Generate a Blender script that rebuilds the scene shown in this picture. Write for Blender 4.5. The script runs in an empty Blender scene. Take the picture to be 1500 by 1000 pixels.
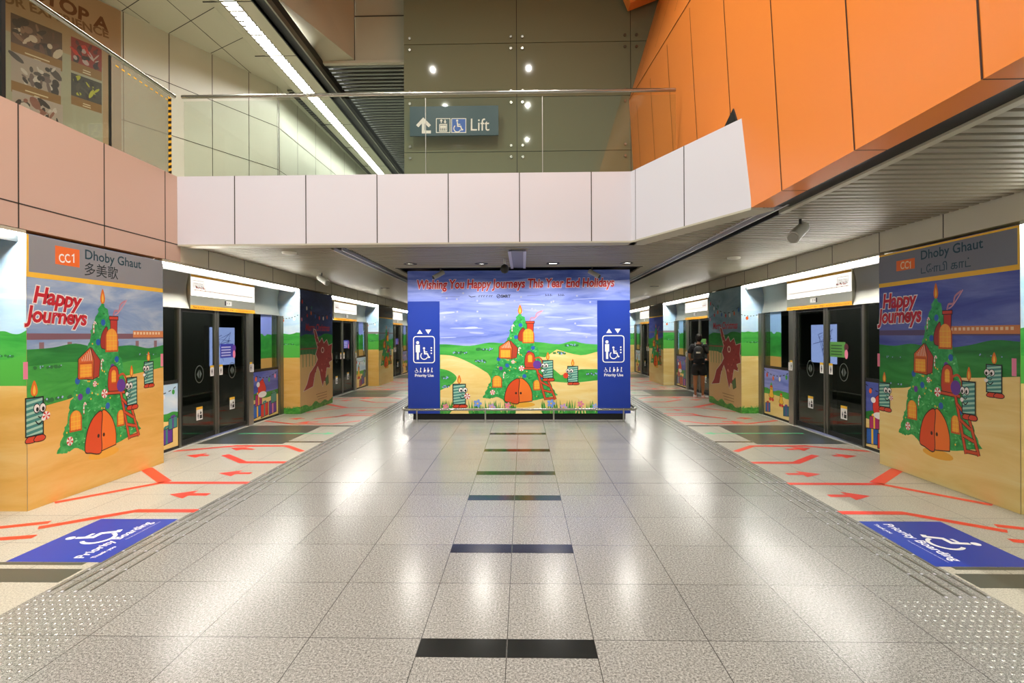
import bpy, math, random
from mathutils import Vector, Matrix
from mathutils.geometry import tessellate_polygon
random.seed(7)
S = bpy.context.scene
COL = S.collection
# ---------------------------------------------------------------- camera
F = 744.0; H = 1.613                       # focal length in pixels of a 1500 px frame, eye height
TH = math.atan(16/F); s_, c_ = math.sin(TH), math.cos(TH)
RHO = -0.0045; cr, sr = math.cos(RHO), math.sin(RHO)
D = Vector((-s_, c_, 0)); R0 = Vector((c_, s_, 0)); Z0 = Vector((0, 0, 1))
RR = R0*cr + Z0*sr; UU = Z0*cr - R0*sr
cam = bpy.data.cameras.new('camera'); co = bpy.data.objects.new('camera', cam); COL.objects.link(co)
cam.sensor_width = 36; cam.lens = F*36/1500; cam.shift_y = -10/1500; cam.clip_start = .05; cam.clip_end = 200
m4 = Matrix((RR, UU, -D)).transposed().to_4x4(); m4.translation = (0, 0, H); co.matrix_world = m4
S.camera = co
# ---------------------------------------------------------------- world, view
W = bpy.data.worlds.new('world'); S.world = W; W.use_nodes = True
bg = W.node_tree.nodes['Background']; bg.inputs[0].default_value = (.86, .88, .80, 1); bg.inputs[1].default_value = .42
S.view_settings.view_transform = 'Standard'; S.view_settings.look = 'None'
S.view_settings.gamma = 1; S.view_settings.use_curve_mapping = False; S.view_settings.exposure = 0.15
S.cycles.max_bounces = 8; S.cycles.transparent_max_bounces = 16; S.cycles.caustics_reflective = False; S.cycles.caustics_refractive = False
S.cycles.sample_clamp_indirect = 6
LP = dict(trough=95.0, down=27.0, atrium=125.0, linear=50.0)   # lamp strengths
def area(name, loc, sx, sy, power, color=(1, .96, .88), rot=(0, 0, 0), spread=180, shape='RECTANGLE'):
    l = bpy.data.lights.new(name, 'AREA'); l.shape = shape; l.size = sx; l.size_y = sy; l.energy = power; l.color = color
    l.spread = math.radians(spread)
    o = bpy.data.objects.new(name, l); o.location = loc; o.rotation_euler = rot; COL.objects.link(o); return o

def ray(u, v):
    a = (u-750)/F; b = (490-v)/F
    return D + RR*a + UU*b
CAM = Vector((0, 0, H))

# ---------------------------------------------------------------- materials
def lin(c): return c/12.92 if c <= .04045 else ((c+.055)/1.055)**2.4
def rgb(hx): hx = hx.lstrip('#'); return tuple(lin(int(hx[i:i+2], 16)/255) for i in (0, 2, 4))+(1,)
MC = {}
def M(hx, rough=.45, metal=0, spec=.5):
    k = (hx, rough, metal, spec)
    if k in MC: return MC[k]
    m = bpy.data.materials.new('paint_'+hx.strip('#')); m.use_nodes = True
    b = m.node_tree.nodes['Principled BSDF']; b.inputs['Base Color'].default_value = rgb(hx)
    b.inputs['Roughness'].default_value = rough; b.inputs['Metallic'].default_value = metal
    b.inputs['Specular IOR Level'].default_value = spec
    MC[k] = m; return m
def emis(name, color, strength):
    m = bpy.data.materials.new(name); m.use_nodes = True; b = m.node_tree.nodes['Principled BSDF']
    b.inputs['Base Color'].default_value = (.8, .8, .8, 1); b.inputs['Emission Color'].default_value = color+(1,)
    b.inputs['Emission Strength'].default_value = strength; return m
def nodes(name):
    m = bpy.data.materials.new(name); m.use_nodes = True; nt = m.node_tree
    return m, nt, nt.nodes['Principled BSDF']
def mathn(nt, op, a, b=None, c=None):
    n = nt.nodes.new('ShaderNodeMath'); n.operation = op
    for i, x in enumerate((a, b, c)):
        if x is None: continue
        if isinstance(x, (int, float)): n.inputs[i].default_value = x
        else: nt.links.new(x, n.inputs[i])
    return n.outputs[0]
def mixc(nt, fac, a, b):
    n = nt.nodes.new('ShaderNodeMix'); n.data_type = 'RGBA'
    if isinstance(fac, (int, float)): n.inputs[0].default_value = fac
    else: nt.links.new(fac, n.inputs[0])
    for i, x in ((6, a), (7, b)):
        if isinstance(x, tuple): n.inputs[i].default_value = x
        else: nt.links.new(x, n.inputs[i])
    return n.outputs[2]
def noise(nt, scale, detail=3, rough=.55, vec=None, sc=None, dist=0):
    n = nt.nodes.new('ShaderNodeTexNoise'); n.inputs['Scale'].default_value = scale; n.inputs['Detail'].default_value = detail
    n.inputs['Roughness'].default_value = rough; n.inputs['Distortion'].default_value = dist
    g = nt.nodes.new('ShaderNodeNewGeometry').outputs['Position'] if vec is None else vec
    if sc:
        mp = nt.nodes.new('ShaderNodeMapping'); mp.inputs['Scale'].default_value = sc; nt.links.new(g, mp.inputs[0]); g = mp.outputs[0]
    nt.links.new(g, n.inputs['Vector']); return n.outputs['Fac']
def ramp(nt, fac, stops):
    n = nt.nodes.new('ShaderNodeValToRGB'); e = n.color_ramp.elements
    while len(e) < len(stops): e.new(.5)
    for el, (p, c) in zip(e, stops): el.position = p; el.color = c
    nt.links.new(fac, n.inputs[0]); return n.outputs[0]

XC = -0.09; HW = 4.5
def granite(name, a, b, c, xk, rough=.2, spec=.5):
    """speckled polished stone with tile joints; positions in metres"""
    m, nt, bs = nodes(name); L = nt.links
    f = noise(nt, 85, 4, .75); f2 = noise(nt, 260, 2, .6)
    sp = mathn(nt, 'ADD', mathn(nt, 'MULTIPLY', f, .55), mathn(nt, 'MULTIPLY', f2, .45))
    colr = ramp(nt, sp, [(.37, rgb(a)), (.48, rgb(b)), (.61, rgb(c))])
    g = nt.nodes.new('ShaderNodeNewGeometry').outputs['Position']
    sx = nt.nodes.new('ShaderNodeSeparateXYZ'); L.new(g, sx.inputs[0]); X, Y = sx.outputs[0], sx.outputs[1]
    ax = mathn(nt, 'ABSOLUTE', mathn(nt, 'SUBTRACT', X, XC))
    def line(val, period, off, w=.0022):     # 1 on a joint
        t = mathn(nt, 'WRAP', mathn(nt, 'SUBTRACT', val, off), period/2, -period/2)
        return mathn(nt, 'LESS_THAN', mathn(nt, 'ABSOLUTE', t), w)
    lx = line(ax, .6, xk)
    if xk == .457: 
        far = mathn(nt, 'GREATER_THAN', ax, .3); lx = mathn(nt, 'MULTIPLY', lx, far)
        lx = mathn(nt, 'MAXIMUM', lx, mathn(nt, 'LESS_THAN', ax, .0022))
    lya = mathn(nt, 'MULTIPLY', line(Y, .603, 2.69), mathn(nt, 'LESS_THAN', Y, 5.5))
    lyb = mathn(nt, 'MULTIPLY', line(Y, .588, 5.997), mathn(nt, 'GREATER_THAN', Y, 5.56))
    lyc = mathn(nt, 'LESS_THAN', mathn(nt, 'ABSOLUTE', mathn(nt, 'SUBTRACT', Y, 5.53)), .006)
    ln = mathn(nt, 'MAXIMUM', mathn(nt, 'MAXIMUM', lx, lya), mathn(nt, 'MAXIMUM', lyb, lyc))
    # every slab a touch lighter or darker than the next
    cx = nt.nodes.new('ShaderNodeCombineXYZ'); L.new(mathn(nt, 'FLOOR', mathn(nt, 'DIVIDE', mathn(nt, 'SUBTRACT', X, XC-.457), .6)), cx.inputs[0])
    L.new(mathn(nt, 'FLOOR', mathn(nt, 'DIVIDE', mathn(nt, 'SUBTRACT', Y, 2.69), .603)), cx.inputs[1])
    wn = nt.nodes.new('ShaderNodeTexWhiteNoise'); wn.noise_dimensions = '2D'; L.new(cx.outputs[0], wn.inputs['Vector'])
    hs = nt.nodes.new('ShaderNodeHueSaturation'); L.new(colr, hs.inputs['Color'])
    L.new(mathn(nt, 'ADD', mathn(nt, 'MULTIPLY', wn.outputs['Value'], .12), .94), hs.inputs['Value'])
    L.new(mixc(nt, ln, hs.outputs[0], rgb('#3c3a36')), bs.inputs['Base Color'])
    big = noise(nt, .9, 2)
    L.new(mathn(nt, 'ADD', mathn(nt, 'MULTIPLY', big, .10), rough-.05), bs.inputs['Roughness'])
    bs.inputs['Specular IOR Level'].default_value = spec
    return m
m_floor = granite('granite_grey', '#33312e', '#7e7c77', '#bcbab3', .457, .23)
m_side = granite('granite_beige', '#777265', '#aaa596', '#cdc9bb', .35, .30, .4)
m_black = M('#141614', .16, 0, .5); m_dmat = M('#4c4f48', .28)

def glass(name, tint, rough=.0, ior=1.5, haze=0):
    m = bpy.data.materials.new(name); m.use_nodes = True; nt = m.node_tree; nt.nodes.clear(); L = nt.links
    o = nt.nodes.new('ShaderNodeOutputMaterial'); tr = nt.nodes.new('ShaderNodeBsdfTransparent'); tr.inputs[0].default_value = tint
    gl = nt.nodes.new('ShaderNodeBsdfGlossy'); gl.inputs['Roughness'].default_value = rough; gl.inputs[0].default_value = (.95, .98, .95, 1)
    lw = nt.nodes.new('ShaderNodeLayerWeight'); lw.inputs[0].default_value = .5
    fr = mathn(nt, 'ADD', mathn(nt, 'MULTIPLY', mathn(nt, 'POWER', lw.outputs['Facing'], 4.5), .55), (ior-1)*.08)
    mx = nt.nodes.new('ShaderNodeMixShader'); L.new(fr, mx.inputs[0]); L.new(tr.outputs[0], mx.inputs[1]); L.new(gl.outputs[0], mx.inputs[2])
    out = mx.outputs[0]
    if haze:
        df = nt.nodes.new('ShaderNodeBsdfDiffuse'); df.inputs[0].default_value = (.5, .48, .40, 1)
        m2 = nt.nodes.new('ShaderNodeMixShader'); m2.inputs[0].default_value = haze; L.new(out, m2.inputs[1]); L.new(df.outputs[0], m2.inputs[2]); out = m2.outputs[0]
    L.new(out, o.inputs[0]); return m
m_glass = glass('clear_glass', (.92, .955, .92, 1), 0, 1.45)
m_frost = glass('frosted_film', (.75, .78, .7, 1), .06, 1.45, .35)
m_door = glass('door_glass', (.66, .72, .66, 1), .02, 2.3)

def streaky(name, stops, sc, rough=.35, scale=1, dist=.6, spec=.4):
    m, nt, bs = nodes(name)
    f = noise(nt, scale, 5, .6, sc=sc, dist=dist)
    nt.links.new(ramp(nt, f, [(p, rgb(h)) for p, h in stops]), bs.inputs['Base Color'])
    bs.inputs['Roughness'].default_value = rough; bs.inputs['Specular IOR Level'].default_value = spec; return m
m_sky = streaky('painted_sky', [(.3, '#5f74c9'), (.48, '#8797e2'), (.6, '#9aa8ea'), (.72, '#b4c0f4')], (.8, .8, 5.5))
m_skyt = streaky('painted_sky_deep', [(.3, '#3e55b4'), (.5, '#6379cf'), (.7, '#95a5e8')], (.8, .8, 5))
m_skyL = streaky('painted_sky_pale', [(.3, '#7191c4'), (.48, '#90abd0'), (.62, '#b6c8da'), (.75, '#dfe6ea')], (1, 1, 4))
m_skyR = streaky('painted_sky_dusk', [(.3, '#3f4ba0'), (.5, '#5664b4'), (.7, '#7683c6')], (.8, .8, 5))
m_skyB = streaky('painted_sky_light', [(.3, '#a9d2f2'), (.5, '#c4e2f8'), (.7, '#e2f2fb')], (1, 1, 4))
m_skyN = streaky('painted_sky_night', [(.3, '#26315c'), (.5, '#36457a'), (.7, '#54659c')], (1, 1, 4))
m_skyG = streaky('painted_sky_grey', [(.3, '#618799'), (.5, '#7fa5b8'), (.7, '#a5c4d0')], (1, 1, 3))
m_hill = streaky('painted_hill', [(.3, '#2f8f38'), (.5, '#46ac48'), (.7, '#5cbd55')], (1.5, 1.5, 6))
m_hill2 = streaky('painted_hill_dark', [(.3, '#1f6f2c'), (.5, '#2c8a38'), (.7, '#3f9d48')], (1.5, 1.5, 6))
m_sand = streaky('painted_sand', [(.3, '#efcc78'), (.5, '#f6d98c'), (.7, '#fae6ab')], (1.2, 1.2, 7))
m_sandL = streaky('painted_sand_gold', [(.3, '#e0ac50'), (.5, '#eaba62'), (.7, '#f0c97c')], (.8, .8, 5))
m_sandR = streaky('painted_sand_cream', [(.3, '#edcd7c'), (.5, '#f5d98c'), (.7, '#fae6a4')], (.8, .8, 5))
m_tree = streaky('painted_tree', [(.3, '#1f8a3e'), (.5, '#33a652'), (.7, '#58bf6c')], (14, 14, 14))
m_grass = streaky('painted_grass', [(.3, '#2f7f2f'), (.5, '#4b9f3d'), (.7, '#7abf52')], (9, 9, 14))

def brushed(name, col, rough=.32, metal=.9):
    m, nt, bs = nodes(name)
    f = noise(nt, 60, 2, sc=(1, .05, 1))
    bs.inputs['Base Color'].default_value = rgb(col); bs.inputs['Metallic'].default_value = metal
    nt.links.new(mathn(nt, 'ADD', mathn(nt, 'MULTIPLY', f, .2), rough-.1), bs.inputs['Roughness']); return m
m_steel = brushed('brushed_steel', '#b9b8b0'); m_sst = brushed('satin_steel', '#8c8a80', .38, .85)
m_chrome = M('#a9a79e', .22, 1); m_dark = M('#1c1c1a', .5); m_blk = M('#0c0d0c', .6)
m_panel = M('#d2cdb8', .5, 0, .3); m_pink = M('#c6aa9a', .42, 0, .4); m_white = M('#d3d2da', .38, 0, .4)
m_seam = M('#35302a', .7); m_trim = M('#b8b4a0', .5); m_slat = M('#9a9480', .45, .1)
m_orange = M('#f68e3e', .30, 0, .5); m_oseam = M('#3a1606', .6)
m_gwall = streaky('pale_green_wall', [(.3, '#c9ccba'), (.7, '#d3d6c5')], (.4, .4, .4), .3)
m_uwarm = M('#b3b19c', .5, 0, .3); m_uceil = M('#c9c8b4', .5, 0, .3)
m_lamp = emis('lamp_white', (1, .97, .9), LP['trough']); m_lin = emis('lamp_linear', (1, .98, .95), LP['linear'])
m_down = emis('lamp_down', (1, .97, .9), 9.0); m_signw = emis('sign_lit_white', (1, .97, .9), .9)
m_adblue = emis('lit_poster', (.36, .42, .95), 1.6)

# ---------------------------------------------------------------- mesh builder
WO = {}
class MB:
    def __init__(s): s.v = []; s.f = []; s.mi = []; s.sm = []; s.mats = []; s.midx = {}
    def m(s, mat):
        if mat.name not in s.midx: s.midx[mat.name] = len(s.mats); s.mats.append(mat)
        return s.midx[mat.name]
    def add(s, vs, fs, mat, smooth=False):
        b = len(s.v); s.v += [Vector(p) for p in vs]; k = s.m(mat)
        for f in fs: s.f.append([b+i for i in f]); s.mi.append(k); s.sm.append(smooth)
        return s
    def quad(s, a, b, c, d, mat): return s.add([a, b, c, d], [(0, 1, 2, 3)], mat)
    def box(s, x0, x1, y0, y1, z0, z1, mat):
        if x0 > x1: x0, x1 = x1, x0
        if y0 > y1: y0, y1 = y1, y0
        v = [(x, y, z) for x in (x0, x1) for y in (y0, y1) for z in (z0, z1)]
        return s.add(v, [(0, 1, 3, 2), (4, 6, 7, 5), (0, 4, 5, 1), (2, 3, 7, 6), (0, 2, 6, 4), (1, 5, 7, 3)], mat)
    def prism(s, base, off, mat):              # 3-D polygon extruded by off
        off = Vector(off); n = len(base); b = [Vector(p) for p in base]
        tri = tessellate_polygon([b]); vs = b+[p+off for p in b]
        fs = [tuple(t) for t in tri]+[tuple(i+n for i in t)[::-1] for t in tri]
        fs += [(i, (i+1) % n, (i+1) % n+n, i+n) for i in range(n)]
        return s.add(vs, fs, mat)
    def tube(s, pts, r, mat, n=12, r2=None, caps=True):
        pts = [Vector(p) for p in pts]; vs = []; N = len(pts); prev = None
        for i, p in enumerate(pts):
            t = ((pts[min(i+1, N-1)]-pts[i]).normalized()+(pts[i]-pts[max(i-1, 0)]).normalized()).normalized()
            a = (prev - t*prev.dot(t)) if prev else (Vector((0, 0, 1)) if abs(t.z) < .9 else Vector((1, 0, 0))) - t*(t.z if abs(t.z) < .9 else t.x)
            a.normalize(); prev = a; b = t.cross(a); rr = r if r2 is None else r+(r2-r)*i/(N-1)
            for k in range(n):
                q = 2*math.pi*k/n; vs.append(p+a*rr*math.cos(q)+b*rr*math.sin(q))
        fs = [(i*n+k, i*n+(k+1) % n, (i+1)*n+(k+1) % n, (i+1)*n+k) for i in range(N-1) for k in range(n)]
        s.add(vs, fs, mat, True)
        if caps: s.add(vs[:n], [tuple(range(n))[::-1]], mat); s.add(vs[-n:], [tuple(range(n))], mat)
        return s
    def lathe(s, c, prof, mat, n=20):          # prof: (radius, z) list about a vertical axis
        vs = [(c[0]+r*math.cos(2*math.pi*k/n), c[1]+r*math.sin(2*math.pi*k/n), c[2]+z) for r, z in prof for k in range(n)]
        fs = [(i*n+k, i*n+(k+1) % n, (i+1)*n+(k+1) % n, (i+1)*n+k) for i in range(len(prof)-1) for k in range(n)]
        return s.add(vs, fs, mat, True)
    def build(s, name, parent=None):
        if not s.v: return None
        me = bpy.data.meshes.new(name); o = bpy.data.objects.new(name, me); COL.objects.link(o)
        if parent is not None: org = WO[parent]; o.parent = parent
        else:
            xs = [p.x for p in s.v]; ys = [p.y for p in s.v]
            org = Vector(((min(xs)+max(xs))/2, (min(ys)+max(ys))/2, min(p.z for p in s.v))); o.location = org
        WO[o] = org
        me.from_pydata([tuple(p-org) for p in s.v], [], s.f)
        for m in s.mats: me.materials.append(m)
        me.polygons.foreach_set('material_index', s.mi); me.polygons.foreach_set('use_smooth', s.sm); me.update()
        return o
def tag(o, label=None, cat=None, group=None, kind=None):
    for k, x in (('label', label), ('category', cat), ('group', group), ('kind', kind)):
        if x: o[k] = x
    return o
def thing(name, loc, label, cat, group=None):
    o = bpy.data.objects.new(name, None); o.empty_display_size = .1; COL.objects.link(o); o.location = loc; WO[o] = Vector(loc)
    return tag(o, label, cat, group)
def struct(o): o['kind'] = 'structure'; return o

# ---------------------------------------------------------------- flat artwork on a real surface
TXT = {}
def textmesh(s, bold=0, shear=0):
    k = (s, bold, shear)
    if k in TXT: return TXT[k]
    cu = bpy.data.curves.new('t', 'FONT'); cu.body = s; cu.size = 1; cu.offset = bold; cu.shear = shear; cu.resolution_u = 3; cu.fill_mode = 'FRONT'
    ob = bpy.data.objects.new('t', cu); COL.objects.link(ob)
    dg = bpy.context.evaluated_depsgraph_get(); me = bpy.data.meshes.new_from_object(ob.evaluated_get(dg))
    vs = [(v.co.x, v.co.y) for v in me.vertices]; fs = [tuple(p.vertices) for p in me.polygons]
    bpy.data.objects.remove(ob); bpy.data.curves.remove(cu); bpy.data.meshes.remove(me)
    TXT[k] = (vs, fs); return TXT[k]
def smooth(pts, n=6, closed=False):
    out = []; N = len(pts)
    g = (lambda i: pts[i % N]) if closed else (lambda i: pts[max(0, min(N-1, i))])
    for i in range(N if closed else N-1):
        p0, p1, p2, p3 = g(i-1), g(i), g(i+1), g(i+2)
        for k in range(n):
            t = k/n
            out.append(tuple(.5*((2*p1[j])+(-p0[j]+p2[j])*t+(2*p0[j]-5*p1[j]+4*p2[j]-p3[j])*t*t+(-p0[j]+3*p1[j]-3*p2[j]+p3[j])*t**3) for j in (0, 1)))
    if not closed: out.append(tuple(pts[-1]))
    return out
class Art(MB):
    EPS = .00018
    def lay(s, pts):                            # lowest layer above everything this shape overlaps
        q = [s.T(*p) if s.T else p for p in pts]
        x0 = min(p[0] for p in q); x1 = max(p[0] for p in q); y0 = min(p[1] for p in q); y1 = max(p[1] for p in q); k = 0
        for b in s.bb:
            if b[4] > k and b[0] < x1 and b[1] > x0 and b[2] < y1 and b[3] > y0: k = b[4]
        s.k = k+1; s.bb.append((x0, x1, y0, y1, k+1))
    def __init__(s, O, U, V, T=None):
        super().__init__(); s.bb = []; s.O, s.U, s.V = Vector(O), Vector(U).normalized(), Vector(V).normalized(); s.N = s.U.cross(s.V); s.k = 1; s.T = T; s.w = 1
    def P(s, u, v):                             # where the sight line of a photo pixel meets this surface
        d = ray(u, v); q = s.N.dot(s.O-CAM)/s.N.dot(d); X = CAM+d*q-s.O
        return (X.dot(s.U), X.dot(s.V))
    def at(s, p, up=0):
        if s.T: p = s.T(*p)
        return s.O+s.U*p[0]+s.V*p[1]+s.N*(s.EPS*s.k+up)
    def fill(s, pts, mat):
        s.lay(pts); v = [s.at(p) for p in pts]
        tr = tessellate_polygon([[Vector((p[0], p[1], 0)) for p in pts]])
        s.add(v, [tuple(t) for t in tr], mat); return s
    def rect(s, x0, y0, x1, y1, mat): return s.fill([(x0, y0), (x1, y0), (x1, y1), (x0, y1)], mat)
    def ell(s, cx, cy, rx, ry, mat, rot=0, n=18, a0=0, a1=2*math.pi):
        c, q = math.cos(rot), math.sin(rot); full = a1-a0 > 6.28
        pts = [(cx+rx*math.cos(t)*c-ry*math.sin(t)*q, cy+rx*math.cos(t)*q+ry*math.sin(t)*c) for t in (a0+(a1-a0)*k/(n if full else n-1) for k in range(n))]
        return s.fill(pts, mat)
    def line(s, pts, w, mat, closed=False):     # w in drawing units
        n = len(pts); L = []; Rr = []
        for i in range(n):
            a = pts[i-1] if (i > 0 or closed) else pts[i]; b = pts[(i+1) % n] if (i < n-1 or closed) else pts[i]
            p = pts[i]; d1 = Vector((p[0]-a[0], p[1]-a[1])); d2 = Vector((b[0]-p[0], b[1]-p[1]))
            if d1.length < 1e-9: d1 = d2
            if d2.length < 1e-9: d2 = d1
            if d1.length < 1e-9: return s
            d1 = d1.normalized(); d2 = d2.normalized(); t = d1+d2
            t = t.normalized() if t.length > .2 else d2
            k = w/2/max(.5, abs(t.dot(d2))); nn = (-t.y*k, t.x*k)
            L.append((p[0]+nn[0], p[1]+nn[1])); Rr.append((p[0]-nn[0], p[1]-nn[1]))
        s.lay(L+Rr); vs = [s.at(p) for p in L]+[s.at(p) for p in Rr]
        s.add(vs, [(i, (i+1) % n, (i+1) % n+n, i+n) for i in range(n if closed else n-1)], mat); return s
    def outl(s, pts, mat, edge, w): s.fill(pts, mat); return s.line(pts, w, edge, True)
    def text(s, t, p0, p1, mat, bold=0, shear=0, ysc=1, glow=None, gw=.04):
        """t set on the baseline p0-p1 and stretched to its length"""
        dx, dy = p1[0]-p0[0], p1[1]-p0[1]
        ref = textmesh(t, 0, shear)[0]; 
        if not ref: return s
        x0 = min(v[0] for v in ref); x1 = max(v[0] for v in ref); wd = x1-x0; L = math.hypot(dx, dy); k = L/wd; ux, uy = dx/L, dy/L
        sg = s.yup; vx, vy = -uy*sg, ux*sg
        for b, mm in (((bold+gw, glow),) if glow else ())+((bold, mat),):
            vs, fs = textmesh(t, b, shear)
            pp = [(p0[0]+(x-x0)*k*ux+y*k*ysc*vx, p0[1]+(x-x0)*k*uy+y*k*ysc*vy) for x, y in vs]; s.lay(pp)
            s.add([s.at(p) for p in pp], fs, mm)
        return s
    yup = 1                                    # -1 when the drawing's y runs downwards
    def under(s, T, yup=1): s.T = T; s.yup = yup; return s
C_OUT = M('#3a1c14', .4)
RED = M('#d8362c', .4); ORA = M('#f06a22', .4); YEL = M('#f9c63c', .4); WHT = M('#f4f2ee', .4); BLU = M('#2a62b8', .4); PUR = M('#6a3aa0', .4)
TEA = M('#458f86', .4); MIN = M('#a3d3bf', .4); BLK = M('#141414', .4); GRN = M('#3da546', .4); PNK = M('#ef8ba8', .4); TXR = M('#c4222c', .4)

def flame(a, x, y, h):
    a.fill(smooth([(x, y-h), (x+h*.22, y-h*.45), (x+h*.18, y-h*.1), (x, y), (x-h*.18, y-h*.1), (x-h*.22, y-h*.45)], 4, True), M('#e87a20', .4))
    a.fill(smooth([(x, y-h*.7), (x+h*.1, y-h*.3), (x, y-h*.08), (x-h*.1, y-h*.3)], 4, True), M('#fbc94e', .4))
def mint(a, x, y, r):
    a.ell(x, y, r, r, WHT)
    for k in range(5):
        t = k*1.257; a.fill([(x, y), (x+r*math.cos(t), y+r*math.sin(t)), (x+r*math.cos(t+.55), y+r*math.sin(t+.55))], RED)
def cane(a, x, y, h, f=1):
    p = smooth([(x, y), (x, y-h*.7), (x+f*h*.14, y-h), (x+f*h*.32, y-h*.8)], 4); a.line(p, h*.15, WHT)
    for k in range(0, len(p)-1, 2): a.line([p[k], ((p[k][0]+p[k+1][0])/2, (p[k][1]+p[k+1][1])/2)], h*.16, RED)
def candle(a, x0, y0, x1, y1, f=1):             # a striped candle figure, y down, f = side it looks to
    w, h = x1-x0, y1-y0; cx = (x0+x1)/2
    a.line([(cx, y0), (cx, y0-h*.12)], w*.08, BLK); flame(a, cx, y0-h*.04, h*.42)
    for q in (-.18, .3):
        a.outl(smooth([(cx+q*w-.32*w, y1+.08*h), (cx+q*w, y1-.03*h), (cx+q*w+.34*w, y1+.07*h), (cx+q*w+.22*w, y1+.17*h), (cx+q*w-.26*w, y1+.17*h)], 3, True), M('#dd4a2c', .4), C_OUT, w*.05)
    a.fill([(x0, y0), (x1, y0), (x1, y1), (x0, y1)], TEA)
    n = 7; st = h/n
    for k in range(-1, n):
        q = [(x0, y0+st*(k+.75)), (x1, y0+st*(k+.15)), (x1, y0+st*(k+.62)), (x0, y0+st*(k+1.22))]
        q = [(p[0], min(y1, max(y0, p[1]))) for p in q]; a.fill(q, MIN)
    a.line([(x0, y0), (x1, y0), (x1, y1), (x0, y1)], w*.07, BLK, True)
    ex = cx+f*w*.30
    for q in (-.17, .17):
        a.ell(ex+q*w, y0+h*.29, w*.20, h*.135, BLK); a.ell(ex+q*w, y0+h*.29, w*.165, h*.11, WHT); a.ell(ex+q*w+f*.03*w, y0+h*.32, w*.08, h*.06, BLK)
    a.line(smooth([(ex-.1*w, y0+h*.5), (ex+.05*w, y0+h*.55), (ex+.18*w, y0+h*.49)], 4), w*.05, BLK)
    a.line(smooth([(cx+f*w*.05, y0+h*.62), (cx+f*w*.25, y0+h*.72), (cx+f*w*.48, y0+h*.62)], 4), w*.06, BLK)
    a.ell(cx+f*w*.52, y0+h*.58, w*.13, h*.07, WHT)
def inpoly(x, y, P):
    r = False; j = len(P)-1
    for i in range(len(P)):
        if (P[i][1] > y) != (P[j][1] > y) and x < (P[j][0]-P[i][0])*(y-P[i][1])/(P[j][1]-P[i][1])+P[i][0]: r = not r
        j = i
    return r
def jag(pts, amp, n, rnd):
    out = []
    for a, b in zip(pts, pts[1:]):
        for k in range(n):
            t = k/n; out.append((a[0]+(b[0]-a[0])*t+rnd.uniform(-amp, amp), a[1]+(b[1]-a[1])*t+rnd.uniform(-amp, amp)*.6))
    out.append(pts[-1]); return out
def windowp(a, x0, y0, x1, y1, arch=True, fr=None):
    fr = fr or M('#c9541c', .4)
    def shape(e):
        if not arch: return [(x0-e, y0-e), (x1+e, y0-e), (x1+e, y1+e), (x0-e, y1+e)]
        r = (x1-x0)/2+e; c = (x0+x1)/2
        return [(x0-e, y1+e)]+[(c-r*math.cos(t), y0+r*.9-r*math.sin(t)) for t in (math.pi*k/10 for k in range(11))]+[(x1+e, y1+e)]
    a.fill(shape(4), fr); a.fill(shape(-1), M('#f7a63a', .4)); 
    for k in (1, 2): a.line([(x0+(x1-x0)*k/3, y0+6), (x0+(x1-x0)*k/3, y1)], 2, YEL)
    for k in (1, 2, 3): a.line([(x0+1, y0+(y1-y0)*k/4+2), (x1-1, y0+(y1-y0)*k/4+2)], 2, YEL)
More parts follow.
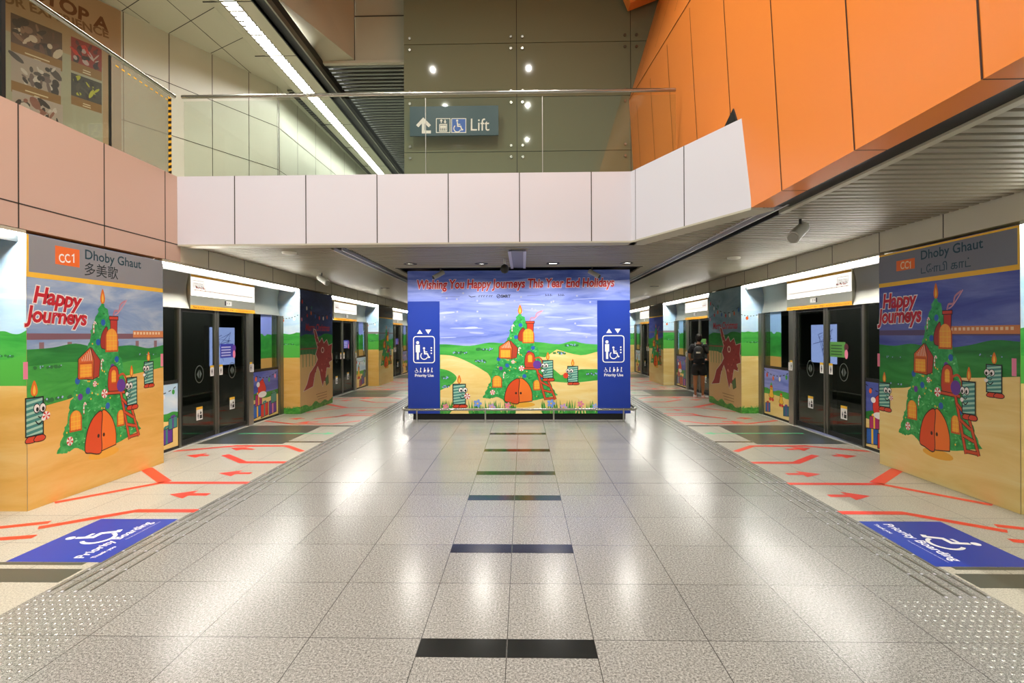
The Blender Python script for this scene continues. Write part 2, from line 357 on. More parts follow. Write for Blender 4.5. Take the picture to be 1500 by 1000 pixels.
def tree(a, seed=3):
    """the tree house, drawn in units of 1/1000 with y down"""
    rnd = random.Random(seed)
    L = [(595, 376), (572, 405), (548, 448), (536, 492), (520, 532), (506, 572), (482, 620), (458, 670), (442, 720), (430, 760), (404, 802)]
    B = [(404, 802), (440, 808), (480, 800), (520, 816), (600, 822), (680, 816), (780, 790)]
    Rt = [(780, 790), (752, 745), (728, 695), (706, 640), (692, 590), (676, 540), (658, 490), (642, 440), (622, 405), (595, 376)]
    P = jag(L, 6, 5, rnd)[:-1]+jag(B, 5, 5, rnd)[:-1]+jag(Rt, 6, 5, rnd)
    a.fill(P, m_tree)
    for mm in ('#5cc474', '#1e7d3a', '#7fd48c'):
        mt = M(mm, .45)
        for i in range(70):
            x, y = rnd.uniform(410, 770), rnd.uniform(395, 805)
            if inpoly(x, y, P) and inpoly(x+8, y+6, P) and inpoly(x-8, y, P): a.ell(x, y, rnd.uniform(3, 8), rnd.uniform(1.5, 3.5), mt, rnd.uniform(-.6, .6), 6)
    for i in range(60):
        x, y = rnd.uniform(440, 740), rnd.uniform(420, 800)
        if inpoly(x, y, P): a.ell(x, y, 3, 3, YEL, 0, 8)
    for x, y, c in ((575, 497, BLU), (598, 437, BLU), (660, 552, BLU), (487, 608, BLU), (640, 575, PUR), (617, 694, BLU), (498, 655, PUR), (530, 640, BLU), (700, 700, BLU)): a.ell(x, y, 10, 10, c)
    flame(a, 596, 380, 46)
    a.line(smooth([(645, 418), (652, 400), (672, 398), (680, 378), (705, 365)], 4), 6, M('#c58a9c', .4)); a.line(smooth([(652, 412), (668, 405), (690, 385), (712, 362)], 4), 4, M('#d9a3b0', .4))
    a.outl([(630, 425), (664, 425), (662, 475), (632, 475)], M('#c43a22', .4), C_OUT, 2.5); a.outl([(625, 417), (668, 417), (668, 428), (625, 428)], M('#d8482a', .4), C_OUT, 2.5)
    a.outl(smooth([(598, 462), (616, 452), (618, 512), (590, 515), (586, 488)], 4, True), M('#a83420', .4), C_OUT, 2.5)
    windowp(a, 611, 458, 663, 524)
    a.outl([(545, 512), (584, 552), (578, 600), (550, 608)], M('#b3402a', .4), C_OUT, 2.5)
    a.outl([(490, 545), (540, 512), (556, 550), (553, 608), (488, 602)], M('#d86a2a', .4), C_OUT, 2.5)
    for k in range(6): a.line([(505+k*7, 544-k*5), (506+k*8, 552)], 2, M('#f5ead0', .4))
    windowp(a, 496, 560, 547, 600, False)
    a.outl(smooth([(622, 590), (645, 572), (668, 588), (668, 652), (622, 652)], 3, True), M('#c9452a', .4), C_OUT, 2.5); windowp(a, 634, 586, 657, 624)
    a.outl([(612, 650), (700, 654), (700, 664), (612, 660)], M('#d0532c', .4), C_OUT, 2.5)
    a.line(smooth([(668, 606), (690, 600), (706, 618), (704, 650)], 4), 7, M('#c9552c', .4))
    windowp(a, 458, 694, 500, 748); windowp(a, 664, 716, 694, 762)
    a.ell(600, 838, 70, 14, M('#f0b43c', .4))
    a.outl(smooth([(655, 820), (654, 775), (632, 728), (590, 708), (588, 822), (588, 824)], 4)+[(590, 828)], M('#f57b28', .4), C_OUT, 3)
    a.outl(smooth([(516, 815), (526, 760), (552, 722), (590, 708), (587, 770), (586, 832), (540, 826)], 4, True), M('#e2511e', .4), C_OUT, 3.5)
    a.ell(574, 780, 5, 6, C_OUT); a.ell(598, 780, 5, 6, C_OUT)
    cane(a, 556, 470, 34); cane(a, 589, 582, 32); cane(a, 512, 706, 32)
    mint(a, 602, 655, 14); mint(a, 456, 776, 13); mint(a, 560, 622, 9)
    # ladder
    lc = M('#d2502a', .4)
    for p, q in (((680, 660), (722, 815)), ((728, 700), (772, 812))): a.line([p, q], 13, C_OUT); a.line([p, q], 9, lc)
    for k in range(4):
        t = .1+k*.27; p = (680+42*t+4, 660+155*t+6); q = (728+44*t-3, 700+112*t+4); a.line([p, q], 12, C_OUT); a.line([p, q], 8, lc)
    a.ell(681, 636, 21, 21, PUR)
    candle(a, 709, 615, 760, 704, -1)
def garland(a, p0, p1, sag, n, w, cols):
    P = [(p0[0]+(p1[0]-p0[0])*t, p0[1]+(p1[1]-p0[1])*t-sag*4*t*(1-t)) for t in (k/16 for k in range(17))]
    for k in range(0, 16, 2): a.line([P[k], P[k+1]], w*.35, BLK)
    for k in range(n):
        x, y = P[int((k+.5)/n*16)]; a.ell(x, y-w*1.3, w*.8, w, cols[k % len(cols)])
def blades(a, x0, x1, y, h, n, mats, rnd):      # grass tufts growing up from y (y up)
    for i in range(n):
        x = rnd.uniform(x0, x1); hh = h*rnd.uniform(.4, 1); l = rnd.uniform(-.25, .25)*h; w = h*.09
        a.fill([(x-w, y), (x+w, y), (x+l, y+hh)], mats[i % len(mats)])
def bushes(a, x, y, w, rnd):
    for i in range(14):
        dx = rnd.uniform(-w, w); a.ell(x+dx, y+rnd.uniform(0, w*.10), w*.12, w*.10, M('#2f7a3c', .5), 0, 7)
    for i in range(5): a.ell(x+rnd.uniform(-w, w), y+rnd.uniform(0, w*.15), w*.05, w*.05, M('#9fb4e6', .5), 0, 7)
def wheelchair(a, x, y, r, mat, f=1, yu=1):     # accessibility sign, r = half height
    q = lambda px, py: (x+f*px*r, y+yu*py*r)
    a.ell(*q(-.12, .82), r*.17, r*.17, mat)
    a.line([q(-.1, .6), q(-.02, -.05), q(.42, -.05), q(.62, -.62), q(.82, -.55)], r*.2, mat)
    a.line([q(-.07, .25), q(.38, .25)], r*.14, mat)
    a.line([q(-.05+.55*math.cos(t)-.05, -.38+.55*math.sin(t)) for t in (math.radians(130+k*15) for k in range(15))], r*.15, mat)
def figure(a, x, y, h, mat):                    # standing pictogram, feet at y
    a.ell(x, y+h*.88, h*.1, h*.1, mat); a.fill([(x-h*.14, y+h*.74), (x+h*.14, y+h*.74), (x+h*.13, y+h*.35), (x+h*.08, y+h*.35), (x+h*.07, y), (x-h*.07, y), (x-h*.08, y+h*.35), (x-h*.13, y+h*.35)], mat)

# ================================================================ FLOOR
YEND = 34.0
f = MB()
X0, X1 = XC-2.95, XC+2.95
blk = [(y-.155, y) for y in (2.69, 3.908, 5.10, 5.997, 7.162, 8.35)]
f.quad((X0, -4, 0), (X1, -4, 0), (X1, YEND, 0), (X0, YEND, 0), m_floor)
for sx in (-1, 1):
    f.quad((XC+sx*2.95, -4, 0), (XC+sx*4.95, -4, 0), (XC+sx*4.95, YEND, 0), (XC+sx*2.95, YEND, 0), m_side)
struct(f.build('floor'))
f = MB()                                        # polished black granite strips let into the floor
for a, b in blk:
    f.box(XC-.457, XC-.003, a, b, -.02, .0012, m_black); f.box(XC+.003, XC+.457, a, b, -.02, .0012, m_black)
for sx in (-1, 1):
    f.box(XC+sx*2.97, XC+sx*5.2, 3.27, 3.46, -.02, .0010, m_dmat)
    f.box(XC+sx*3.03, XC+sx*4.9, 3.52, 3.56, -.02, .0009, m_dmat)
    for k in range(4):
        y = 8.26+5.73*k
        f.box(XC+sx*3.5, XC+sx*4.87, y-.77, y+.77, -.02, .0010, m_dmat)
        for q in (-.62, .72): f.box(XC+sx*2.95, XC+sx*3.5, y+q-.03, y+q+.03, -.02, .0010, m_black)
struct(f.build('trim_1'))

# ================================================================ TACTILE PAVING
m_tac = M('#a8a8a1', .25, .6)
for sx, nm in ((-1, 'left'), (1, 'right')):
    t = thing('tactile_guide_path', (XC+sx*2.79, 3.14, 0), 'four raised steel guiding bars running along the floor by the %s hand screen doors' % nm, 'tactile paving', 'tactile guide paths')
    for q in range(4):
        b = MB(); x = XC+sx*(2.915-q*.085); y = 3.15
        while y < 24:
            b.box(x-.008, x+.008, y, y+.288, 0, .004, m_sst); b.box(x-.008, x+.008, y-.006, y+.008, 0, .0045, m_white)
            y += .30
        b.build('guiding_bar', t)
    t = thing('tactile_warning_field', (XC+sx*2.63, 2.6, 0), 'field of raised steel warning studs in the %s foreground where the guiding bars end' % nm, 'tactile paving', 'tactile warning fields')
    pts = [(XC+sx*(2.345+.051*i), 3.10-.05*j+(.025 if i % 2 else 0)*0) for j in range(26) for i in range(12)]
    near = [p for p in pts if p[1] > 2.35][:]
    vis = sorted(near, key=lambda p: p[1])
    vis = [p for p in vis if abs(p[0])/p[1] < 1.0]
    top = vis[:100]; rest = [p for p in pts if p not in top]
    prof = [(.0125, 0), (.010, .004), (.003, .005), (0, .005)]
    src = None
    for p in top:
        if src is None: src = MB().lathe((p[0], p[1], 0), prof, m_tac, 10).build('warning_stud', t); p0 = p
        else:
            o = src.copy(); o.location = (p[0]-p0[0], p[1]-p0[1], 0); o.parent = t; COL.objects.link(o)
    r = MB()
    for p in rest: r.lathe((p[0], p[1], 0), prof, m_tac, 10)
    r.build('warning_studs', t)['kind'] = 'stuff'

# ================================================================ FLOOR STICKERS
def FLP(u, v): d = ray(u, v); k = -H/d.z; return (d.x*k, d.y*k)
STK = M('#e2402c', .35); STKF = M('#f2604a', .35); SBL = M('#16379c', .35); SGR = M('#4fc08a', .35)
def mir(p, sx): return p if sx < 0 else (2*XC-p[0], p[1])
def fart(): a = Art((0, 0, .0014), (1, 0, 0), (0, 1, 0)); return a
def wh(y): return 'nearest' if y < 6 else ('beside the nearest doors' if y < 10.5 else ('beside the second doors' if y < 16 else 'beside the third doors'))
def tape(pts, w, sx, lab, dy=0, flip=False, mat=None):
    q = [mir(p, sx) for p in pts]; q = [(x, (16.54-y if flip else y)+dy) for x, y in q]
    a = fart(); a.line(q, w, mat or STK); o = a.build('floor_tape')
    return tag(o, lab, 'floor marking', 'queue markings on the platform floor')
def arrow(tail, head, sx, lab, dy=0, flip=False, mat=None, w=.075, hw=.13, hl=.22, grp='queue arrows on the platform floor'):
    q = [mir(p, sx) for p in (tail, head)]; (x0, y0), (x1, y1) = [(x, (16.54-y if flip else y)+dy) for x, y in q]
    d = Vector((x1-x0, y1-y0)).normalized(); n = Vector((-d.y, d.x)); bx, by = x1-d.x*hl, y1-d.y*hl
    a = fart(); a.fill([(x0+n.x*w/2, y0+n.y*w/2), (bx+n.x*w/2, by+n.y*w/2), (bx+n.x*hw, by+n.y*hw), (x1, y1), (bx-n.x*hw, by-n.y*hw), (bx-n.x*w/2, by-n.y*w/2), (x0-n.x*w/2, y0-n.y*w/2)], mat or STK)
    return tag(a.build('floor_arrow'), lab, 'floor arrow', grp)
fp = lambda *q: [FLP(*p) for p in q]
ORD = ['nearest', 'second', 'third', 'farthest']
for sx, nm in ((-1, 'left'), (1, 'right')):
    tape([(-4.9, 4.02), (-4.12, 4.33)][::1], .075, sx, 'short red tape running under the nearest %s column beyond the blue sticker' % nm)
    tape([(-4.65, 3.86), (-3.95, 4.02)], .075, sx, 'short red tape just beyond the %s blue sticker, next to its far corner' % nm)
    tape(fp((56, 773), (200, 748), (288, 748)), .085, sx, 'red bent tape just beyond the %s blue sticker' % nm)
    tape(fp((80, 736), (236, 707), (364, 707)), .08, sx, 'red bent tape passing the foot of the nearest %s column' % nm)
    tape(fp((214, 686), (242, 706)), .13, sx, 'short wide red tape slanting from the far foot of the nearest %s column' % nm)
    arrow(*fp((306, 724), (248, 724)), sx, 'red arrow nearest the %s blue priority boarding sticker' % nm)
    arrow(*fp((368, 693), (320, 693)), sx, 'second red arrow beyond the %s blue priority boarding sticker' % nm)
    for k in range(4):
        dy = 5.73*k; o_ = ORD[k]
        for fl, sd in ((False, 'near'), (True, 'far')):
            tape(fp((330, 666), (356, 677), (418, 677)), .10, sx, 'red bent tape, %s side of the %s %s mat, closer to the guiding bars' % (sd, o_, nm), dy, fl)
            tape(fp((240, 662), (346, 653), (420, 653), (443, 661)), .085, sx, 'long red tape edging the %s side of the mat at the %s %s doors' % (sd, o_, nm), dy, fl)
            arrow(*fp((306, 667), (272, 667)), sx, 'red arrow between two tapes on the %s side of the %s %s doors' % (sd, o_, nm), dy, fl)
            arrow(*fp((372, 658), (338, 656)), sx, 'red arrow touching the long tape on the %s side of the %s %s doors' % (sd, o_, nm), dy, fl)
        if k: 
            tape(fp((80, 736), (236, 707), (364, 707)), .08, sx, 'red bent tape passing the foot of the %s %s column' % (o_, nm), dy)
            tape(fp((214, 686), (242, 706)), .13, sx, 'short wide red tape slanting from the far foot of the %s %s column' % (o_, nm), dy)
            arrow(*fp((306, 724), (248, 724)), sx, 'red arrow on the floor beside the middle of the %s %s column' % (o_, nm), dy)
            tape(fp((120, 773), (200, 748), (288, 748)), .085, sx, 'red bent tape just before the %s %s column' % (o_, nm), dy)
        arrow((-4.7, 8.29), (-3.1, 8.29), sx, 'green exit arrow on the dark mat at the %s %s doors' % (o_, nm), dy, False, SGR, .05, .1, .16, 'green exit arrows at the doors')
    # blue priority boarding sticker
    q = [mir(p, sx) for p in ((-3.735, 4.413), (-3.045, 4.413), (-3.02, 3.565), (-3.72, 3.565))]
    a = fart(); a.fill(q, SBL)
    cx, cy = mir((-3.38, 3.99), sx)
    U2, V2 = ((0, 1), (-1, 0)) if sx < 0 else ((0, -1), (1, 0))
    a.under(lambda x, y: (cx+U2[0]*x+V2[0]*y, cy+U2[1]*x+V2[1]*y))
    wheelchair(a, .02, .09, .19, WHT, 1 if sx < 0 else -1)
    a.text('Priority Boarding', (-.36, -.17), (.34, -.17), WHT, .012)
    a.text('Please give priority to commuters who need it more', (-.02, -.225), (.36, -.225), WHT)
    a.text('Thank you', (-.36, -.255), (-.16, -.255), WHT, .01)
    tag(a.build('priority_boarding_sticker'), 'blue floor sticker with white wheelchair sign and lettering, on the %s of the foreground' % nm, 'floor sticker', 'priority boarding stickers')

# ================================================================ SIDE WALLS: columns, screen doors, bulkheads
CY = [4.6, 10.36, 16.07, 21.8]; CL = 1.78; CH = 2.57; DW = 4.87
def XD(sx, d): return XC+sx*d
def side_art(sx, d, lift=0): return Art((XD(sx, d)-sx*lift, 0, 0), (0, -sx, 0), (0, 0, 1))
def hy(sx, y): return -sx*y                      # drawing abscissa of a depth y
def front_art(y): return Art((0, y, 0), (1, 0, 0), (0, 0, 1))
def hillband(a, x0, x1, zt, zb, mat, seed, amp=.05):
    r = random.Random(seed); n = 7; P = smooth([(x0+(x1-x0)*i/n, zt+r.uniform(-amp, amp)) for i in range(n+1)], 4)
    a.fill([(x0, zb)]+[(min(max(p[0], x0), x1), p[1]) for p in P]+[(x1, zb)], mat)
GCOL = [ORA, RED, GRN, PNK, YEL]
def column(sx, k):
    nm = 'left' if sx < 0 else 'right'; y0, y1 = CY[k], CY[k]+CL; xf, xb = XD(sx, HW), XD(sx, HW+.47)
    lab = {0: 'grey station name header over tree house mural', 1: 'night sky mural with a big red patchwork cut-out', 2: 'small tree mural, third along', 3: 'mural seen farthest away'}[k]
    t = thing('mural_column', (XD(sx, HW+.23), (y0+y1)/2, 0), '%s row square column wrapped with %s' % (nm, lab), 'column', 'mural wrapped columns')
    MB().box(xf, xb, y0, y1, 0, CH, m_sandL if k == 0 and sx < 0 else m_sandR).build('column_core', t)
    # end face towards the viewer
    a = front_art(y0-.0015); e0, e1 = min(xf, xb), max(xf, xb); r = random.Random(k*2+sx)
    a.rect(e0, 0, e1, CH, m_skyB)
    if k: garland(a, (e0, 2.0), (e1, 2.06), .06, 2, .035, [ORA, WHT])
    hillband(a, e0, e1, 1.66, 1.0, m_hill, k+3, .02); hillband(a, e0, e1, 1.42, 1.0, M('#58b84a', .4), k+4, .02)
    bushes(a, (e0+e1)/2, 1.43, .12, r)
    a.rect(e0, 0, e1, 1.16, m_sandL if sx < 0 else m_sandR)
    if k == 1: hillband(a, e0, e1, .13, 0, m_grass, 4, .02); blades(a, e0+.01, e1-.01, .08, .10, 40, [m_grass, GRN], r)
    if k == 2: a.rect(e0, 1.66, e1, 1.72, M('#8b7f86'))
    a.build('end_mural', t)
    # long face towards the concourse
    a = side_art(sx, HW, .0015); h0, h1 = sorted((hy(sx, y0), hy(sx, y1)))
    r = random.Random(5+k)
    if k == 0:
        sky, sand = (m_skyL, m_sandL) if sx < 0 else (m_skyR, m_sandR)
        a.rect(h0, 0, h1, CH, sky)
        cc = (lambda x, y: a.P(x/2.5, 300+y/2.5)) if sx < 0 else (lambda x, y: a.P(1230+x/2.381, 300+y/2.381))
        zb = [1.54, 1.66]                          # railway viaduct
        for z in range(6 if sx < 0 else 0): a.rect(h0+.12+z*.3, 1.40, h0+.17+z*.3, 1.56, M('#8f6f74' if sx < 0 else '#5a4a60'))
        a.rect(h0, 1.585, h1, 1.645, M('#84606a' if sx < 0 else '#5c4c70'))
        mid = h0+(h1-h0)*(.72 if sx < 0 else .58)
        a.rect(mid, 1.60, h1, 1.68, M('#d98a52')); 
        for z in range(int((h1-mid)/.05)): a.rect(mid+.01+z*.05, 1.635, mid+.04+z*.05, 1.665, M('#f3d9b0'))
        hillband(a, h0, h1, 1.50, .95, m_hill2, 11 if sx < 0 else 4, .05)
        hillband(a, h0, h1, 1.34, .95, m_hill if sx < 0 else m_hill2, 12, .04)
        for q in (.12, .42, .85): bushes(a, h0+(h1-h0)*q, 1.30+q*.1, .14, r)
        bushes(a, h0+.25, .99, .2, r)
        P = smooth([(h0, .93), (h0+.25, .96), (h0+.5, 1.0), (h0+.62, 1.1), (h0+.9, 1.14), (h0+1.3, 1.17), (h1, 1.22)], 5)
        a.fill([(h0, 0)]+P+[(h1, 0)], sand)
        # header
        if sx < 0: zs = 2.215
        else: zs = 2.215
        a.rect(h0, zs, h1, CH-.004, M('#8f9296' if sx < 0 else '#7c8089', .35))
        a.rect(h0, zs-.045, h1, zs+.004, YEL); 
        if sx < 0: a.rect(h0, zs, h0+.022, CH-.004, YEL)
        else: a.rect(h0, CH-.024, h1, CH-.004, YEL); a.rect(h1-.02, zs, h1, CH-.004, YEL)
        INK = M('#12414f', .4)
        if sx < 0:
            a.rect(*cc(202, 216), *cc(291, 165), M('#f2742c', .4)); a.text('CC', cc(218, 211), cc(258, 211), WHT, .02, 0, 1.3); a.line([cc(263, 187), cc(270, 182), cc(270, 212)], .014, WHT)
            a.text('Dhoby Ghaut', cc(312, 197), cc(516, 233), INK, .012); a.text('多美歌', cc(310, 253), cc(432, 270), M('#2a3638'), .006)
            a.text('Happy', cc(124, 355), cc(296, 380), TXR, .035, .15, 1.12, WHT, .045); a.text('Journeys', cc(92, 425), cc(316, 440), TXR, .035, .15, 1.15, WHT, .045)
        else:
            a.rect(*cc(198, 232), *cc(262, 184), M('#f2742c', .4)); a.text('CC', cc(212, 224), cc(240, 221), M('#f0d9b0'), .02, 0, 1.3); a.line([cc(243, 203), cc(247, 199), cc(247, 221)], .014, M('#f0d9b0'))
            a.text('Dhoby Ghaut', cc(284, 191), cc(500, 149), INK, .012); a.text('டோபி காட்', cc(284, 240), cc(458, 214), INK, .004)
            a.text('Happy', cc(152, 360), cc(266, 352), TXR, .035, .15, 1.2, WHT, .045); a.text('Journeys', cc(134, 412), cc(284, 406), TXR, .035, .15, 1.25, WHT, .045)
        if sx < 0: ft, lr, tl = cc(402, 310), cc(508, 868), cc(205, 886)
        else: ft, lr, tl = cc(368, 268), cc(487, 895), cc(205, 778)
        kx = (lr[0]-tl[0])/(772-404); kz = (ft[1]-(lr[1]+tl[1])/2)/(808-334)
        hx = tl[0]-404*kx
        a.under(lambda x, y: (hx+x*kx, ft[1]+(334-y)*kz), -1); tree(a, 3)
        a.under(lambda x, y: (x, -y), -1)
        def cnd(q, fdir): (x0, z0), (x1, z1) = cc(*q[:2]), cc(*q[2:]); candle(a, x0, -z0, x1, -z1, fdir)
        if sx < 0:
            cnd((92, 710, 157, 838), 1); p = cc(168, 770); mint(a, p[0], -p[1], .04); cnd((527, 575, 560, 652), -1)
            for q in ((592, 545), (92, 575)): p = cc(*q); a.rect(p[0]-.02, -p[1], p[0]+.025, -p[1]+.16, PNK)
        else:
            cnd((138, 618, 176, 708), 1); p = cc(181, 673); mint(a, p[0], -p[1], .03); cnd((513, 556, 567, 658), -1)
            for q in ((608, 535), (136, 518)): p = cc(*q); a.rect(p[0]-.02, -p[1], p[0]+.025, -p[1]+.16, PNK)
    elif k == 1:
        a.rect(h0, 0, h1, CH, m_skyN if sx < 0 else m_skyG); L = h1-h0
        garland(a, (h0, 2.45), (h1, 2.2), .25, 8, .045, [RED, WHT, ORA, BLU])
        garland(a, (h0, 2.0), (h0+L*.4, 2.42), .12, 3, .04, [PNK, RED, TEA])
        a.text('Merry Christmas', (h0+L*.15, 1.72), (h0+L*.9, 1.72), M('#c2303c'), .02, .2, 1.1)
        hillband(a, h0, h1, 1.62, .9, m_hill2, 21, .05); hillband(a, h0, h1, 1.40, .9, M('#3e7f46'), 22, .03)
        a.rect(h0, 1.32, h0+L*.7, 1.345, M('#a04a3a'))
        hillband(a, h0, h1, 1.2, 0, M('#dbb87c'), 23, .02)
        for q in range(5): a.rect(h0+.12+q*.16, .95, h0+.15+q*.16, 1.3, M('#5a8f5a'))
        a.under(lambda x, y: (h0+L*x, y))
        pr = [(.38, 1.76), (.44, 1.74), (.56, 1.46), (.64, 1.56), (.70, 1.44), (.80, 1.52), (.86, 1.38), (.99, 1.42), (.96, 1.20), (.99, 1.02), (.88, .98), (.92, .84), (.80, .86), (.76, .66), (.84, .52), (.70, .56), (.66, .44), (.60, .62), (.56, .80), (.50, .92), (.42, .76), (.36, .50), (.08, .44), (.18, .58), (.26, .80), (.42, .96), (.50, 1.08), (.44, 1.20), (.50, 1.34), (.42, 1.56)]
        a.outl(pr, M('#a8403a'), M('#e2d6c8'), .012)
        for i in range(70):
            x, y = r.uniform(.12, .96), r.uniform(.45, 1.65)
            if inpoly(x, y, pr): a.ell(x, y, .016, .02, M(['#c9655a', '#8d2c2c', '#d9a08a'][i % 3]), 0, 6)
        a.ell(.66, 1.28, .05, .07, M('#e6c7b4')); a.ell(.66, 1.28, .03, .045, M('#8d2c2c')); a.outl([(.74, .6), (.84, .7), (.86, .5), (.78, .45)], M('#5f7f4a'), C_OUT, .008)
        for q in range(3): a.rect(.45+.03*q, .30-.06*q, .80, .312-.06*q, M('#9a6a42'))
        a.under(None)
        hillband(a, h0, h1, .12, 0, m_grass, 24, .05); blades(a, h0+.02, h1-.02, .06, .10, 60, [m_grass, m_hill2], r)
    else:
        a.rect(h0, 0, h1, CH, m_skyG if sx < 0 else m_skyR); L = h1-h0
        a.rect(h0, 2.2, h1, CH-.004, M('#5c5a52')); a.rect(h0, 2.17, h1, 2.2, YEL); a.text('Dhoby Ghaut', (h0+.4*L, 2.33), (h0+.9*L, 2.33), M('#12414f'), .01)
        a.rect(h0, 1.66, h1, 1.70, M('#8b7f86'))
        hillband(a, h0, h1, 1.5, .9, m_hill, 31, .05); hillband(a, h0, h1, 1.12, 0, m_sandR, 33, .02)
        kx = L*.8/380; a.under(lambda x, y: (h0+.1*L+(x-400)*kx, 1.95+(334-y)*.0028), -1); tree(a, 3); a.under(None)
    a.build('long_mural', t)

def poster(a, h0, h1, z1, sx, var):              # painted foot panel of a fixed screen
    r = random.Random(var*7+int(sx)); w = h1-h0; z0 = .04
    sky = [m_skyB, m_skyR, m_sky][var % 3]
    a.rect(h0, z0, h1, z1, sky)
    hillband(a, h0, h1, z1-.42, z0, m_hill2 if var % 2 else m_hill, var, .02); hillband(a, h0, h1, z1-.52, z0, m_sandR, var+3, .015)
    garland(a, (h0, z1-.05), (h1, z1-.04), .10, 4, w*.045, [ORA, RED, GRN, PNK] if var % 2 else [RED, ORA, WHT, GRN])
    def gift(x, z, s, c1, c2):
        a.outl([(x, z), (x+s, z+s*.1), (x+s, z+s*1.0), (x, z+s*.9)], c1, BLK, s*.05); a.rect(x+s*.42, z+s*.06, x+s*.58, z+s*.93, c2)
        a.ell(x+s*.38, z+s*1.03, s*.16, s*.09, c2, .4, 10); a.ell(x+s*.64, z+s*1.05, s*.16, s*.09, c2, -.4, 10)
    def bell(x, z, s, tilt=0):                   # round yellow wooden toy on red feet
        a.outl(smooth([(x-s*.1, z+s*.35), (x+s*.1, z+s*.35), (x+s*.12, z+s*.14), (x+s*.2, z-.02*s), (x, z-s*.1), (x-s*.2, z-.02*s), (x-s*.12, z+s*.14)], 3, True), YEL, BLK, s*.02)
        for q in (-.1, .1): a.ell(x+q*s, z-s*.15, s*.1, s*.07, RED, 0, 10)
        a.fill([(x-s*.1, z+s*.38), (x, z+s*.55), (x+s*.1, z+s*.38)], GRN); a.ell(x, z+s*.36, s*.08, s*.05, RED, 0, 10)
        a.ell(x-.04*s, z+s*.26, s*.025, s*.03, BLK, 0, 8); a.ell(x+.05*s, z+s*.26, s*.025, s*.03, BLK, 0, 8)
    if var == 0:
        bell(h0+w*.3, .42, w*.62); gift(h0+w*.55, .1, w*.3, PUR, TEA); gift(h0+w*.35, .06, w*.22, M('#b02a6a'), GRN); gift(h0+w*.75, .3, w*.22, TEA, PUR)
    elif var == 1:
        for i, (x, z, s) in enumerate(((.02, .08, .3), (.3, .06, .28), (.62, .07, .3), (.1, .3, .24), (.7, .28, .22))): gift(h0+w*x, z, w*s, [BLU, RED, PUR, M('#b02a6a'), TEA][i], [YEL, TEA, PNK][i % 3])
        a.outl(smooth([(h0+w*.22, .52), (h0+w*.42, .52), (h0+w*.5, .6), (h0+w*.36, .78), (h0+w*.2, .68)], 4, True), RED, BLK, .008)
        a.ell(h0+w*.36, .5, w*.16, w*.06, WHT); a.ell(h0+w*.2, .7, w*.06, w*.05, WHT)
    else:
        bell(h0+w*.3, .42, w*.5); bell(h0+w*.68, .34, w*.42); gift(h0+w*.05, .08, w*.2, BLU, RED); gift(h0+w*.76, .1, w*.2, M('#1f6f8a'), PUR)
    a.line([(h0+.004, z0), (h1-.004, z0), (h1-.004, z1), (h0+.004, z1)], .008, BLK, True)

